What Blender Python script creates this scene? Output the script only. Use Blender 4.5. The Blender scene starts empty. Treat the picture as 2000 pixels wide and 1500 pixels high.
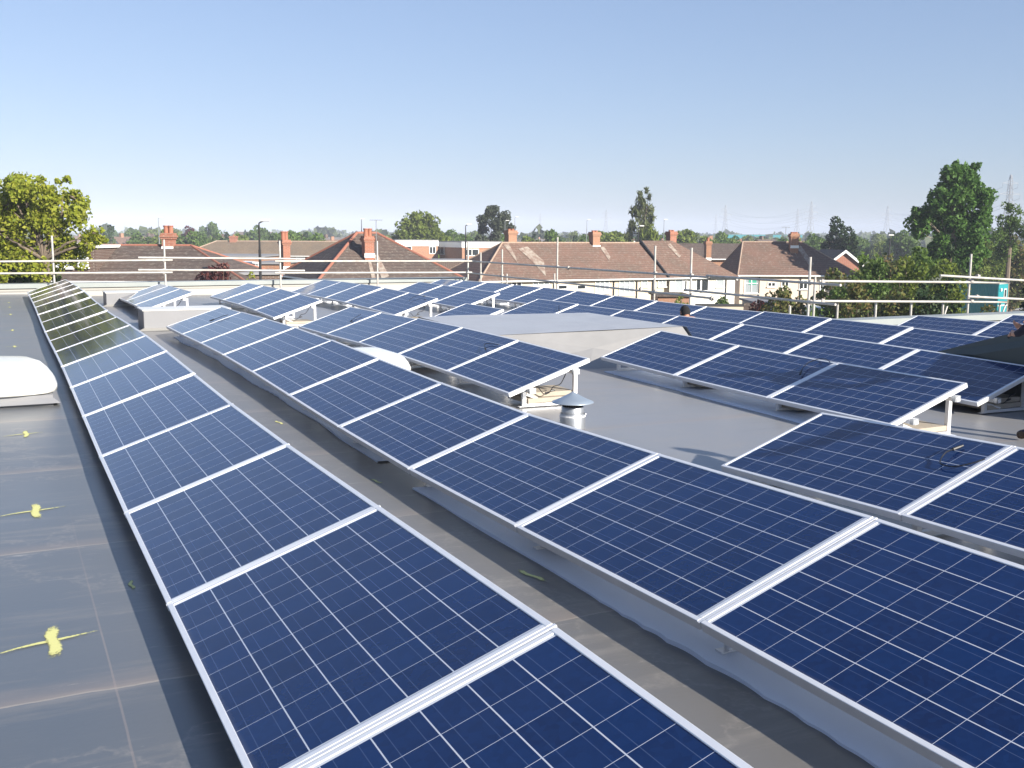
import bpy, math, random
import numpy as np
from mathutils import Vector, Matrix
R = math.radians
C = bpy.context.scene.collection
SC = bpy.context.scene
rnd = random.Random(7)

# ------------------------------------------------------------------ camera, sky, sun, exposure
CF, YAW, PITCH, ROLL, CH = 2024.65, 0.455557, 0.142453, 0.004632, 1.7714      # focal length in px of a 2000 px wide frame
def basis():
    F = Vector((math.sin(YAW)*math.cos(PITCH), math.cos(YAW)*math.cos(PITCH), -math.sin(PITCH)))
    Rt = Vector((math.cos(YAW), -math.sin(YAW), 0)); U = Rt.cross(F)
    return F, Rt*math.cos(ROLL)+U*math.sin(ROLL), -Rt*math.sin(ROLL)+U*math.cos(ROLL)
FW, RT, UP = basis()
CAM = Vector((0, 0, CH))
cd = bpy.data.cameras.new('camera'); cam = bpy.data.objects.new('camera', cd); C.objects.link(cam)
m = Matrix((RT, UP, -FW)).transposed().to_4x4(); m.translation = CAM; cam.matrix_world = m
cd.sensor_width = 36; cd.lens = CF/2000*36; cd.clip_start = 0.05; cd.clip_end = 12000
SC.camera = cam

SUN_AZ, SUN_EL = R(159), R(24)
sd = Vector((math.sin(SUN_AZ)*math.cos(SUN_EL), math.cos(SUN_AZ)*math.cos(SUN_EL), math.sin(SUN_EL)))
w = bpy.data.worlds.new('World'); SC.world = w; w.use_nodes = True
nt = w.node_tree; sk = nt.nodes.new('ShaderNodeTexSky'); sk.sky_type = 'NISHITA'; sk.sun_disc = False
sk.sun_elevation = SUN_EL; sk.sun_rotation = SUN_AZ; sk.altitude = 50; sk.air_density = 1.0; sk.dust_density = .7; sk.ozone_density = 1.6
bg = nt.nodes['Background']; bg.inputs['Strength'].default_value = 0.071
tn = nt.nodes.new('ShaderNodeVectorMath'); tn.operation = 'MULTIPLY'; tn.inputs[1].default_value = (1.30, 1.49, 1.92)     # hazy morning air: flatter and slightly bluer than the model
gm = nt.nodes.new('ShaderNodeGamma'); gm.inputs[1].default_value = .6; nt.links.new(sk.outputs[0], gm.inputs[0]); nt.links.new(gm.outputs[0], tn.inputs[0]); nt.links.new(tn.outputs[0], bg.inputs['Color'])
sl = bpy.data.lights.new('sun', 'SUN'); so = bpy.data.objects.new('sun', sl); C.objects.link(so)
sl.energy = 5.0; sl.angle = R(0.55); sl.color = (1.0, 0.93, 0.82)
so.rotation_euler = (-sd).to_track_quat('-Z', 'Y').to_euler(); so.location = (20, -5, 40)
SC.view_settings.view_transform = 'Standard'; SC.view_settings.look = 'None'
SC.view_settings.exposure = 1.05; SC.view_settings.gamma = 1
SC.render.engine = 'CYCLES'; SC.cycles.use_denoising = True; SC.cycles.max_bounces = 8
SC.cycles.volume_bounces = 2; SC.cycles.transparent_max_bounces = 8; SC.cycles.caustics_reflective = False; SC.cycles.caustics_refractive = False

# ------------------------------------------------------------------ helpers
def ray(px, py): return FW*CF + RT*(px-1000) - UP*(py-750)
def at(px, py, D): r = ray(px, py); return CAM + r*(D/CF)
def atz(px, py, z): r = ray(px, py); return CAM + r*((z-CH)/r.z)
def aty(px, py, y): r = ray(px, py); return CAM + r*(y/r.y)
def atx(px, py, x): r = ray(px, py); return CAM + r*(x/r.x)
FH = Vector((math.sin(YAW), math.cos(YAW), 0)); RH = Vector((math.cos(YAW), -math.sin(YAW), 0))
def LD(lat, D, z): return RH*lat + FH*D + Vector((0, 0, z))                 # lateral / depth frame of the view azimuth
def lat(px, D): return (px-1000)/CF*D
def zat(px, py, D): return at(px, py, D).z
GZ = -6.4

class MB:
    def __init__(s): s.v = []; s.f = []; s.m = []
    def quad(s, *p, mi=0):
        n = len(s.v); s.v += [tuple(q) for q in p]; s.f.append(tuple(range(n, n+len(p)))); s.m.append(mi)
    def box(s, x0, x1, y0, y1, z0, z1, M=None, mi=0):
        n = len(s.v); P = [Vector((x, y, z)) for z in (z0, z1) for y in (y0, y1) for x in (x0, x1)]
        if M is not None: P = [M @ p for p in P]
        s.v += [tuple(p) for p in P]
        for f in ((0,2,3,1), (4,5,7,6), (0,1,5,4), (2,6,7,3), (0,4,6,2), (1,3,7,5)):
            s.f.append(tuple(n+i for i in f)); s.m.append(mi)
    def tube(s, a, b, r, r2=None, n=10, mi=0, caps=True):
        a = Vector(a); b = Vector(b); r2 = r if r2 is None else r2; d = (b-a).normalized()
        u = d.orthogonal().normalized(); v = d.cross(u); k = len(s.v)
        for c, q in ((a, r), (b, r2)):
            for i in range(n):
                t = 2*math.pi*i/n; s.v.append(tuple(c + (u*math.cos(t)+v*math.sin(t))*q))
        for i in range(n):
            j = (i+1) % n; s.f.append((k+i, k+j, k+n+j, k+n+i)); s.m.append(mi)
        if caps:
            s.f.append(tuple(k+i for i in reversed(range(n)))); s.m.append(mi)
            s.f.append(tuple(k+n+i for i in range(n))); s.m.append(mi)
    def lathe(s, c, prof, n=24, mi=0):
        k = len(s.v)
        for (r, z) in prof:
            for i in range(n):
                t = 2*math.pi*i/n; s.v.append((c[0]+r*math.cos(t), c[1]+r*math.sin(t), c[2]+z))
        for q in range(len(prof)-1):
            for i in range(n):
                j = (i+1) % n; s.f.append((k+q*n+i, k+q*n+j, k+(q+1)*n+j, k+(q+1)*n+i)); s.m.append(mi)
    def path(s, pts, r, n=6, mi=0):
        for a, b in zip(pts[:-1], pts[1:]): s.tube(a, b, r, n=n, mi=mi)
    def build(s, name, mats, parent=None, smooth=False, bevel=0):
        me = bpy.data.meshes.new(name)
        off = Vector((0, 0, 0))
        if parent is not None and not parent.get('_local'):
            off = parent.location.copy() if parent.parent is None else Vector(parent.get('_o', (0, 0, 0)))
        me.from_pydata([tuple(Vector(p)-off) for p in s.v], [], s.f)
        for mm in (mats if isinstance(mats, (list, tuple)) else [mats]): me.materials.append(mm)
        me.polygons.foreach_set('material_index', s.m)
        if smooth: me.polygons.foreach_set('use_smooth', [True]*len(s.f))
        me.update()
        o = bpy.data.objects.new(name, me); C.objects.link(o)
        if parent is not None: o.parent = parent
        if bevel:
            b = o.modifiers.new('b', 'BEVEL'); b.width = bevel; b.segments = 2; b.limit_method = 'ANGLE'
        return o
# vertices of a part are world coordinates; a part of a part has its own mesh offset by the same top-level origin
def sub(mb, name, mats, part, **k):
    root = part.parent; o = mb.build(name, mats, root, **k); o.parent = part; return o
def thing(name, label, cat, loc=(0, 0, 0), group=None):
    o = bpy.data.objects.new(name, None); C.objects.link(o); o.location = loc; o.empty_display_size = .2
    return tag(o, label, cat, group)
def tag(o, label=None, cat=None, group=None, kind=None):
    if label: o['label'] = label
    if cat: o['category'] = cat
    if group: o['group'] = group
    if kind: o['kind'] = kind
    return o
def kids(o): return [c for c in bpy.data.objects if c.parent == o]
def dup(root, loc, rz=0, sc=1, label=None, group=None):
    r = root.copy(); C.objects.link(r); r.location = loc; r.rotation_euler = (0, 0, rz); r.scale = (sc, sc, sc)
    if label: r['label'] = label
    if group: r['group'] = group
    for ch in KIDS[root.name]:
        c = ch[0].copy(); C.objects.link(c); c.parent = r
        for g in ch[1]:
            d = g.copy(); C.objects.link(d); d.parent = c
    return r
KIDS = {}
def remember(root):
    KIDS[root.name] = [(c, kids(c)) for c in kids(root)]
def origin_mesh(o, loc):                                                     # a single-mesh thing: put its origin at loc
    loc = Vector(loc); o.data.transform(Matrix.Translation(-loc)); o.location = loc; return o

# ------------------------------------------------------------------ materials
def mat(name, col, rough=.6, metal=0, spec=.5, noise=None, bump=None, coat=0, em=None):
    """noise = (scale, amount, detail, second colour, stretch)"""
    M = bpy.data.materials.new(name); M.use_nodes = True; t = M.node_tree; b = t.nodes['Principled BSDF']
    b.inputs['Base Color'].default_value = (*col, 1); b.inputs['Roughness'].default_value = rough
    b.inputs['Metallic'].default_value = metal; b.inputs['Specular IOR Level'].default_value = spec
    b.inputs['Coat Weight'].default_value = coat
    if noise or bump:
        tc = t.nodes.new('ShaderNodeTexCoord'); mp = t.nodes.new('ShaderNodeMapping'); t.links.new(tc.outputs['Object'], mp.inputs[0])
    if noise:
        sc, amt, det, c2, st = noise; mp.inputs['Scale'].default_value = st
        n = t.nodes.new('ShaderNodeTexNoise'); n.inputs['Scale'].default_value = sc; n.inputs['Detail'].default_value = det; n.inputs['Roughness'].default_value = .65
        t.links.new(mp.outputs[0], n.inputs['Vector'])
        cr = t.nodes.new('ShaderNodeValToRGB'); cr.color_ramp.elements[0].position = .5-amt; cr.color_ramp.elements[1].position = .5+amt
        cr.color_ramp.elements[0].color = (*col, 1); cr.color_ramp.elements[1].color = (*c2, 1)
        t.links.new(n.outputs[0], cr.inputs[0]); t.links.new(cr.outputs[0], b.inputs['Base Color'])
    if bump:
        n2 = t.nodes.new('ShaderNodeTexNoise'); n2.inputs['Scale'].default_value = bump[0]; n2.inputs['Detail'].default_value = 6
        bp = t.nodes.new('ShaderNodeBump'); bp.inputs['Strength'].default_value = bump[1]; bp.inputs['Distance'].default_value = bump[2]
        t.links.new(tc.outputs['Object'], n2.inputs['Vector']); t.links.new(n2.outputs[0], bp.inputs['Height']); t.links.new(bp.outputs[0], b.inputs['Normal'])
    return M
class NT:
    """tiny node builder"""
    def __init__(s, M): s.t = M.node_tree; s.b = s.t.nodes['Principled BSDF']
    def n(s, typ, **k):
        o = s.t.nodes.new('ShaderNode'+typ)
        for a, v in k.items():
            if a.startswith('i_'):
                key = a[2:]; o.inputs[int(key) if key.isdigit() else key].default_value = v
            else: setattr(o, a, v)
        return o
    def l(s, a, b): s.t.links.new(a, b)
    def math(s, op, a, b=None, c=None):
        o = s.t.nodes.new('ShaderNodeMath'); o.operation = op
        for i, x in enumerate((a, b, c)):
            if x is None: continue
            if isinstance(x, (int, float)): o.inputs[i].default_value = x
            else: s.l(x, o.inputs[i])
        return o.outputs[0]
    def mix(s, f, a, b):
        o = s.t.nodes.new('ShaderNodeMix'); o.data_type = 'RGBA'
        for i, x in ((0, f), (6, a), (7, b)):
            if isinstance(x, (int, float)): o.inputs[i].default_value = x
            elif isinstance(x, tuple): o.inputs[i].default_value = (*x, 1)
            else: s.l(x, o.inputs[i])
        return o.outputs[2]
def blank(name, rough=.5):
    M = bpy.data.materials.new(name); M.use_nodes = True; M.node_tree.nodes['Principled BSDF'].inputs['Roughness'].default_value = rough; return M, NT(M)

# --- solar cells: 6 x 10 polycrystalline cells, two busbars each
def cell_material():
    M, N = blank('solar_cells', .16)
    tc = N.n('TexCoord'); sp = N.n('SeparateXYZ'); N.l(tc.outputs['Object'], sp.inputs[0])
    P = .158; x0, y0 = (.992-6*P)/2, (1.655-10*P)/2
    u = N.math('DIVIDE', N.math('SUBTRACT', sp.outputs[0], x0), P); v = N.math('DIVIDE', N.math('SUBTRACT', sp.outputs[1], y0), P)
    fu = N.math('FRACT', u); fv = N.math('FRACT', v)
    du = N.math('ABSOLUTE', N.math('SUBTRACT', fu, .5)); dv = N.math('ABSOLUTE', N.math('SUBTRACT', fv, .5))
    gu = N.math('GREATER_THAN', du, .5-.014); gv = N.math('GREATER_THAN', dv, .5-.0068)
    gap = N.math('MAXIMUM', gu, gv)
    # outside the cell field: white backsheet border
    ou = N.math('MAXIMUM', N.math('LESS_THAN', u, 0), N.math('GREATER_THAN', u, 6))
    ov = N.math('MAXIMUM', N.math('LESS_THAN', v, 0), N.math('GREATER_THAN', v, 10))
    out = N.math('MAXIMUM', ou, ov)
    bus = N.math('LESS_THAN', N.math('ABSOLUTE', N.math('SUBTRACT', du, .25)), .0085)
    # crystal mosaic and cell to cell tint
    vo = N.n('TexVoronoi', i_Scale=42.0); N.l(tc.outputs['Object'], vo.inputs['Vector'])
    wn = N.n('TexWhiteNoise', noise_dimensions='3D'); cb = N.n('CombineXYZ'); oi = N.n('ObjectInfo')
    N.l(N.math('FLOOR', u), cb.inputs[0]); N.l(N.math('FLOOR', v), cb.inputs[1]); N.l(oi.outputs['Random'], cb.inputs[2]); N.l(cb.outputs[0], wn.inputs['Vector'])
    base = N.mix(oi.outputs['Random'], (.0018, .0150, .068), (.0030, .0120, .060))
    base = N.mix(N.math('MULTIPLY', wn.outputs['Value'], .5), base, (.003, .026, .112))
    sep = N.n('SeparateColor'); N.l(vo.outputs['Color'], sep.inputs[0])
    base = N.mix(N.math('MULTIPLY', sep.outputs[0], .42), base, (.005, .027, .112))
    fing = N.n('TexWave', i_Scale=0.0)
    c = N.mix(N.math('MULTIPLY', bus, .24), base, (.16, .22, .36))
    c = N.mix(gap, c, (.50, .53, .60)); c = N.mix(out, c, (.62, .64, .68))
    # dust
    dn = N.n('TexNoise', i_Scale=2.2, i_Detail=5.0); N.l(tc.outputs['Object'], dn.inputs['Vector'])
    N.t.nodes.remove(fing)
    c = N.mix(N.math('MULTIPLY', N.math('SUBTRACT', dn.outputs[0], .35), .03), c, (.35, .35, .36))
    le = N.n('MapRange', i_1=.055, i_2=.026); N.l(N.math('ADD', sp.outputs[0], N.math('MULTIPLY', dn.outputs[0], .03)), le.inputs[0])
    c = N.mix(N.math('MULTIPLY', le.outputs[0], .13), c, (.42, .40, .37))
    bd = N.n('TexVoronoi', i_Scale=1.7, i_Randomness=1.0); of = N.n('VectorMath', operation='ADD'); N.l(tc.outputs['Object'], of.inputs[0]); cx_ = N.n('CombineXYZ'); N.l(N.math('MULTIPLY', oi.outputs['Random'], 50), cx_.inputs[0]); N.l(cx_.outputs[0], of.inputs[1]); N.l(of.outputs[0], bd.inputs['Vector'])
    c = N.mix(N.math('MULTIPLY', N.math('LESS_THAN', bd.outputs['Distance'], .011), .7), c, (.55, .54, .50))
    N.l(c, N.b.inputs['Base Color'])
    rr = N.math('ADD', N.math('MULTIPLY', dn.outputs[0], .08), .06); N.l(rr, N.b.inputs['Roughness'])
    N.b.inputs['IOR'].default_value = 1.46
    return M
def roof_material():
    M, N = blank('roofing_membrane', .4)
    tc = N.n('TexCoord'); sp = N.n('SeparateXYZ'); N.l(tc.outputs['Object'], sp.inputs[0])
    n1 = N.n('TexNoise', i_Scale=.55, i_Detail=8.0, i_Roughness=.62); N.l(tc.outputs['Object'], n1.inputs['Vector'])
    mp = N.n('Mapping'); mp.inputs['Scale'].default_value = (.6, 5.0, 1); mp.inputs['Rotation'].default_value = (0, 0, R(3)); N.l(tc.outputs['Object'], mp.inputs[0])
    n2 = N.n('TexNoise', i_Scale=1.3, i_Detail=9.0, i_Roughness=.7); N.l(mp.outputs[0], n2.inputs['Vector'])
    n3 = N.n('TexNoise', i_Scale=38.0, i_Detail=4.0); N.l(tc.outputs['Object'], n3.inputs['Vector'])
    yy0 = N.math('DIVIDE', N.math('ADD', sp.outputs[1], N.math('MULTIPLY', sp.outputs[0], -.05)), 2.05)
    wn = N.n('TexWhiteNoise', noise_dimensions='1D'); N.l(N.math('FLOOR', N.math('ADD', yy0, .122)), wn.inputs['W'])
    fac = N.math('ADD', N.math('MULTIPLY', n1.outputs[0], .8), N.math('MULTIPLY', wn.outputs['Value'], .25))
    wx = N.n('MapRange', i_1=1.9, i_2=.9); N.l(N.math('ABSOLUTE', N.math('SUBTRACT', sp.outputs[0], 2.0)), wx.inputs[0])
    dry = N.mix(wx.outputs[0], (.078, .094, .114), (.118, .112, .105)); dry2 = N.mix(wx.outputs[0], (.134, .146, .162), (.172, .163, .152))
    wc = N.n('MapRange', i_1=3.4, i_2=5.0); N.l(sp.outputs[0], wc.inputs[0])                     # middle and far roof paled: sky sheen put into the base colour
    wy = N.n('MapRange', i_1=9.0, i_2=16.0); N.l(sp.outputs[1], wy.inputs[0])
    fac = N.math('ADD', fac, N.math('MULTIPLY', N.math('MAXIMUM', wc.outputs[0], N.math('MULTIPLY', wy.outputs[0], .8)), .0))
    base = N.mix(fac, dry, dry2); base = N.mix(N.math('MULTIPLY', N.math('MAXIMUM', wc.outputs[0], N.math('MULTIPLY', wy.outputs[0], .7)), .62), base, (.30, .295, .30))
    def ramp(x, a, b):
        r = N.n('MapRange'); r.inputs[1].default_value = a; r.inputs[2].default_value = b; N.l(x, r.inputs[0]); return r.outputs[0]
    st = ramp(n2.outputs[0], .52, .70); base = N.mix(N.math('MULTIPLY', st, .5), base, (.27, .245, .215))
    dk = ramp(n2.outputs[0], .42, .27); base = N.mix(N.math('MULTIPLY', dk, .35), base, (.12, .13, .14))
    ring = N.math('MULTIPLY', ramp(N.math('ABSOLUTE', N.math('SUBTRACT', n1.outputs[0], .53)), .012, 0.0), ramp(n3.outputs[0], .3, .6))
    base = N.mix(N.math('MULTIPLY', ring, .35), base, (.30, .275, .245))
    # pale scuffs
    mp2 = N.n('Mapping'); mp2.inputs['Scale'].default_value = (1.1, 9, 1); mp2.inputs['Location'].default_value = (3, 1, 0); N.l(tc.outputs['Object'], mp2.inputs[0])
    n4 = N.n('TexNoise', i_Scale=2.4, i_Detail=10.0, i_Roughness=.75); N.l(mp2.outputs[0], n4.inputs['Vector'])
    sc = ramp(n4.outputs[0], .625, .70); base = N.mix(N.math('MULTIPLY', sc, .55), base, (.50, .46, .40))
    # welded laps every 1.05 m: dirt line with a soft brown tide on the far side
    wob = N.math('MULTIPLY', N.math('SUBTRACT', n1.outputs[0], .5), .16)
    yy = N.math('DIVIDE', N.math('ADD', N.math('ADD', sp.outputs[1], wob), N.math('MULTIPLY', sp.outputs[0], -.05)), 2.05)
    fy = N.math('FRACT', N.math('ADD', yy, .122))
    line = N.math('MULTIPLY', N.math('LESS_THAN', fy, .006), ramp(n2.outputs[0], .3, .6)); tide = ramp(fy, .09, 0.0)
    base = N.mix(N.math('MULTIPLY', N.math('MULTIPLY', tide, n2.outputs[0]), 1.0), base, (.27, .22, .185))
    base = N.mix(N.math('MULTIPLY', line, .6), base, (.36, .32, .27))
    xl = N.math('LESS_THAN', N.math('ABSOLUTE', N.math('SUBTRACT', N.math('ADD', sp.outputs[0], N.math('MULTIPLY', wob, .12)), .285)), .004)
    base = N.mix(N.math('MULTIPLY', N.math('MULTIPLY', xl, ramp(sp.outputs[1], 7.0, 4.5)), .3), base, (.34, .27, .23))
    N.l(base, N.b.inputs['Base Color'])
    r = N.math('ADD', N.math('MULTIPLY', n1.outputs[0], .22), .24); N.l(r, N.b.inputs['Roughness'])
    N.b.inputs['IOR'].default_value = 1.62
    bp = N.n('Bump', i_Strength=.35, i_Distance=.01)
    h = N.math('ADD', N.math('MULTIPLY', n3.outputs[0], .12), N.math('ADD', n1.outputs[0], N.math('MULTIPLY', line, .4))); N.l(h, bp.inputs['Height']); N.l(bp.outputs[0], N.b.inputs['Normal'])
    return M
def tile_material(name, c1, c2, lichen=(.38, .36, .30), k=1.0):
    M, N = blank(name, .8)
    tc = N.n('TexCoord'); sp = N.n('SeparateXYZ'); N.l(tc.outputs['Object'], sp.inputs[0])
    n1 = N.n('TexNoise', i_Scale=.5, i_Detail=7.0, i_Roughness=.65); N.l(tc.outputs['Object'], n1.inputs['Vector'])
    n2 = N.n('TexNoise', i_Scale=5.0, i_Detail=5.0, i_Roughness=.7); N.l(tc.outputs['Object'], n2.inputs['Vector'])
    r = N.n('MapRange', i_1=.35, i_2=.65); N.l(n1.outputs[0], r.inputs[0])
    base = N.mix(r.outputs[0], c1, c2)
    r2 = N.n('MapRange', i_1=.5, i_2=.72); N.l(n2.outputs[0], r2.inputs[0]); base = N.mix(N.math('MULTIPLY', r2.outputs[0], .35*k), base, lichen)
    course = N.math('FRACT', N.math('MULTIPLY', sp.outputs[2], 6.2)); ln = N.math('LESS_THAN', course, .22)
    base = N.mix(N.math('MULTIPLY', ln, .35), base, (.03, .025, .022)); N.l(base, N.b.inputs['Base Color'])
    bp = N.n('Bump', i_Strength=.5, i_Distance=.04); N.l(N.math('ADD', course, n2.outputs[0]), bp.inputs['Height']); N.l(bp.outputs[0], N.b.inputs['Normal'])
    N.b.inputs['Specular IOR Level'].default_value = .25
    return M
def brick_material(name, c1, c2):
    M, N = blank(name, .85); tc = N.n('TexCoord'); sp = N.n('SeparateXYZ'); N.l(tc.outputs['Object'], sp.inputs[0])
    cb = N.n('CombineXYZ'); N.l(N.math('ADD', sp.outputs[0], sp.outputs[1]), cb.inputs[0]); N.l(sp.outputs[2], cb.inputs[1])
    b = N.n('TexBrick', i_Scale=1.0); b.inputs['Color1'].default_value = (*c1, 1); b.inputs['Color2'].default_value = (*c2, 1); b.inputs['Mortar'].default_value = (.38, .34, .28, 1)
    b.inputs['Brick Width'].default_value = .225; b.inputs['Row Height'].default_value = .075; b.inputs['Mortar Size'].default_value = .006
    N.l(cb.outputs[0], b.inputs['Vector'])
    n1 = N.n('TexNoise', i_Scale=1.5, i_Detail=6.0); N.l(tc.outputs['Object'], n1.inputs['Vector'])
    c = N.mix(N.math('MULTIPLY', n1.outputs[0], .5), b.outputs[0], tuple(x*.6 for x in c1)); N.l(c, N.b.inputs['Base Color']); return M
def leaf_material(name, cols, trans=.25):
    M, N = blank(name, .6)
    g = N.n('NewGeometry'); cr = N.n('ValToRGB'); cr.color_ramp.elements[0].color = (*cols[0], 1); cr.color_ramp.elements[1].color = (*cols[-1], 1)
    for i, c in enumerate(cols[1:-1]): e = cr.color_ramp.elements.new((i+1)/(len(cols)-1)); e.color = (*c, 1)
    N.l(g.outputs['Random Per Island'], cr.inputs[0])
    N.l(cr.outputs[0], N.b.inputs['Base Color']); N.b.inputs['Specular IOR Level'].default_value = .25
    tr = N.n('BsdfTranslucent'); N.l(cr.outputs[0], tr.inputs['Color']); mx = N.n('MixShader', i_0=trans)
    out = N.t.nodes['Material Output']; N.l(N.b.outputs[0], mx.inputs[1]); N.l(tr.outputs[0], mx.inputs[2]); N.l(mx.outputs[0], out.inputs['Surface'])
    return M
M_CELL = cell_material(); M_ROOF = roof_material()
M_ALU = mat('anodised_aluminium', (.86, .86, .87), .4, .3, noise=(9, .3, 3, (.76, .77, .79), (1, 1, 1)))
M_GALV = mat('galvanised_steel', (.46, .48, .50), .42, .75, noise=(14, .2, 4, (.36, .38, .41), (1, 1, 1)))
M_CONE = mat('galvanised_cowl', (.36, .43, .50), .38, .6, noise=(5, .25, 4, (.44, .50, .56), (1, 1, 1)))
M_TUBE = mat('scaffold_tube_steel', (.55, .54, .51), .5, .35, noise=(6, .18, 6, (.40, .37, .33), (1, 1, 1)))
M_COUP = mat('coupler_steel', (.33, .30, .28), .6, .4, noise=(20, .2, 3, (.45, .43, .40), (1, 1, 1)))
M_BLACK = mat('black_plastic', (.012, .012, .014), .45)
M_SHEET = mat('grey_membrane', (.42, .43, .45), .36, noise=(1.8, .3, 6, (.35, .35, .36), (1, 1, 1)), bump=(1.6, .35, .05))  # hood top only: glancing sky reflection lifted into the base colour
M_BOX = mat('grey_box_membrane', (.21, .215, .23), .5, noise=(2.5, .3, 6, (.22, .22, .23), (1, 1, 1)), bump=(2, .3, .03))
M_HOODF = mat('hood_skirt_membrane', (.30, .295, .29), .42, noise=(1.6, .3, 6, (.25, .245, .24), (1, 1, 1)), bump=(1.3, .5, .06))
M_SHADESHEET = mat('shade_dark_membrane', (.052, .068, .066), .5, noise=(2, .3, 6, (.042, .055, .052), (1, 1, 1)))  # right-hand hood: shade of its sunless side put into the colour
M_PALE = mat('pale_membrane_strip', (.78, .84, .95), .55, noise=(1.2, .3, 5, (.68, .74, .86), (1, 1, 1)), bump=(2.2, .3, .03))
M_COPING = mat('grey_green_coping', (.24, .27, .27), .4, noise=(2, .3, 4, (.30, .32, .31), (1, 1, 1)))
M_UPST = mat('upstand_membrane', (.27, .27, .26), .45, noise=(1.5, .3, 6, (.36, .34, .30), (.4, 1, 1)))
M_DOME = mat('opal_acrylic', (.82, .82, .78), .22, 0, .5)
M_KERBW = mat('white_trim', (.70, .70, .68), .4)
M_SLAB = mat('concrete_slab', (.42, .37, .30), .85, noise=(8, .25, 6, (.34, .30, .25), (1, 1, 1)), bump=(40, .3, .01))
M_YEL = mat('yellow_spray_paint', (.72, .68, .10), .7, noise=(16, .25, 5, (.60, .58, .16), (1, 1, 1)))
M_WALLR = mat('own_wall', (.3, .28, .25), .8)
M_CREAM = mat('cream_render', (.58, .50, .40), .8, noise=(.9, .3, 6, (.50, .43, .34), (1, 1, 1)))
M_PINK = mat('pink_cream_render', (.68, .56, .46), .8, noise=(.9, .3, 6, (.62, .51, .42), (1, 1, 1)))
M_WHITE = mat('white_render', (.66, .63, .57), .7, noise=(.9, .3, 6, (.57, .54, .48), (1, 1, 1)))
M_WHITEP = mat('white_upvc', (.80, .80, .78), .4)
M_GLASS = mat('window_glass', (.02, .025, .03), .08, 0, .8)
M_CURT = mat('net_curtain', (.36, .40, .42), .5, noise=(12, .2, 2, (.24, .27, .29), (6, 6, .3)))
M_GRNBLIND = mat('green_blind', (.03, .30, .20), .6)
M_T_RED = tile_material('red_brown_tiles', (.185, .108, .082), (.14, .096, .075))
M_T_BRN = tile_material('dark_brown_tiles', (.115, .082, .068), (.088, .07, .062))
M_T_OLV = tile_material('olive_brown_tiles', (.20, .145, .095), (.155, .12, .085))
M_T_GRY = tile_material('grey_slates', (.16, .15, .15), (.12, .115, .12))
M_RIDGE = mat('terracotta_ridge', (.34, .135, .085), .8, noise=(6, .2, 4, (.26, .11, .08), (1, 1, 1)))
M_RIDGEB = mat('pale_mortar_ridge', (.40, .31, .24), .85, noise=(6, .2, 4, (.28, .19, .14), (1, 1, 1)))
M_VALLEY = mat('dark_lead', (.03, .03, .032), .6)
M_LICH = mat('pale_lichen_stain', (.34, .30, .25), .9, noise=(3.0, .12, 8, (.20, .13, .10), (1, 1, .6)))
M_BR = brick_material('orange_brick', (.38, .18, .10), (.31, .145, .085))
M_BRR = brick_material('red_brick', (.36, .13, .075), (.29, .105, .065))
M_BRD = brick_material('dark_brick', (.10, .055, .042), (.08, .046, .038))
M_POT = mat('terracotta_pot', (.33, .13, .08), .75)
M_FELT = mat('grey_felt_roof', (.26, .26, .27), .8, noise=(.8, .3, 5, (.20, .20, .21), (1, 1, 1)))
M_BARK = mat('bark', (.12, .09, .065), .9, noise=(4, .3, 6, (.20, .16, .12), (1, 1, .3)))
M_PBARK = mat('pale_bark', (.36, .30, .22), .9, noise=(4, .3, 6, (.24, .20, .15), (1, 1, .3)))
M_TEALD = mat('teal_paint', (.012, .22, .25), .45, noise=(2, .3, 5, (.014, .26, .29), (1, 1, 1)))
M_LAMPP = mat('black_painted_steel', (.02, .02, .022), .5)
M_LAMPH = mat('pale_lamp_head', (.72, .72, .70), .35)
M_PYL = mat('pylon_steel', (.25, .26, .28), .6, .3)
M_GRASS = mat('grass_and_gardens', (.075, .11, .03), .95, noise=(.02, .2, 8, (.13, .12, .07), (1, 1, 1)))
M_ROAD = mat('asphalt', (.055, .055, .057), .85, noise=(.5, .3, 5, (.045, .045, .047), (1, 1, 1)))
M_SKIN = mat('skin', (.48, .26, .18), .55); M_JACKET = mat('navy_cloth', (.012, .013, .03), .9); M_HAT = mat('black_wool', (.008, .008, .009), .95)
M_TROU = mat('dark_trousers', (.02, .016, .045), .9); M_BOOT = mat('brown_boot_leather', (.06, .035, .02), .6)

# ------------------------------------------------------------------ our roof
GY = [(-9, .22), (0, .24), (2.7, .255), (4.4, .233), (6, .212), (7.7, .209), (9.4, .232), (11, .257), (12.75, .274), (14.4, .267), (16.1, .247), (17.8, .24), (19.5, .253), (21, .276), (22.8, .296), (24.5, .288), (26.3, .272), (31.5, .25), (60, .25)]
def g(y):
    for (a, p), (b, q) in zip(GY[:-1], GY[1:]):
        if a <= y <= b: return p+(q-p)*(y-a)/(b-a)
    return .24
def lowh(x): t = min(1, max(0, (x-.54)/1.6)); return .125+.057*t*t*(3-2*t)            # clearance of the low panel edge
def roof_z(x, y): return g(y) - .0125*(x-.54) - lowh(x)
XE, YE, YS = 13.25, 31.3, 15.3                 # east edge, far edge, inner corner of the step
bld = thing('flat_roofed_building', 'broad grey flat-roofed building under the solar panels, edged by a low kerb', 'building', (0, 0, GZ))
rm = MB()
xs = np.arange(-14, XE+.01, .5).tolist()+[XE]; ys = np.arange(-9, YE+.01, .45).tolist()+[YE]
def grid(mb, xs, ys):
    n = len(mb.v)
    for y in ys:
        for x in xs: mb.v.append((x, y, roof_z(x, y)))
    W = len(xs)
    for j in range(len(ys)-1):
        for i in range(W-1): mb.f.append((n+j*W+i, n+j*W+i+1, n+(j+1)*W+i+1, n+(j+1)*W+i)); mb.m.append(0)
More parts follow.
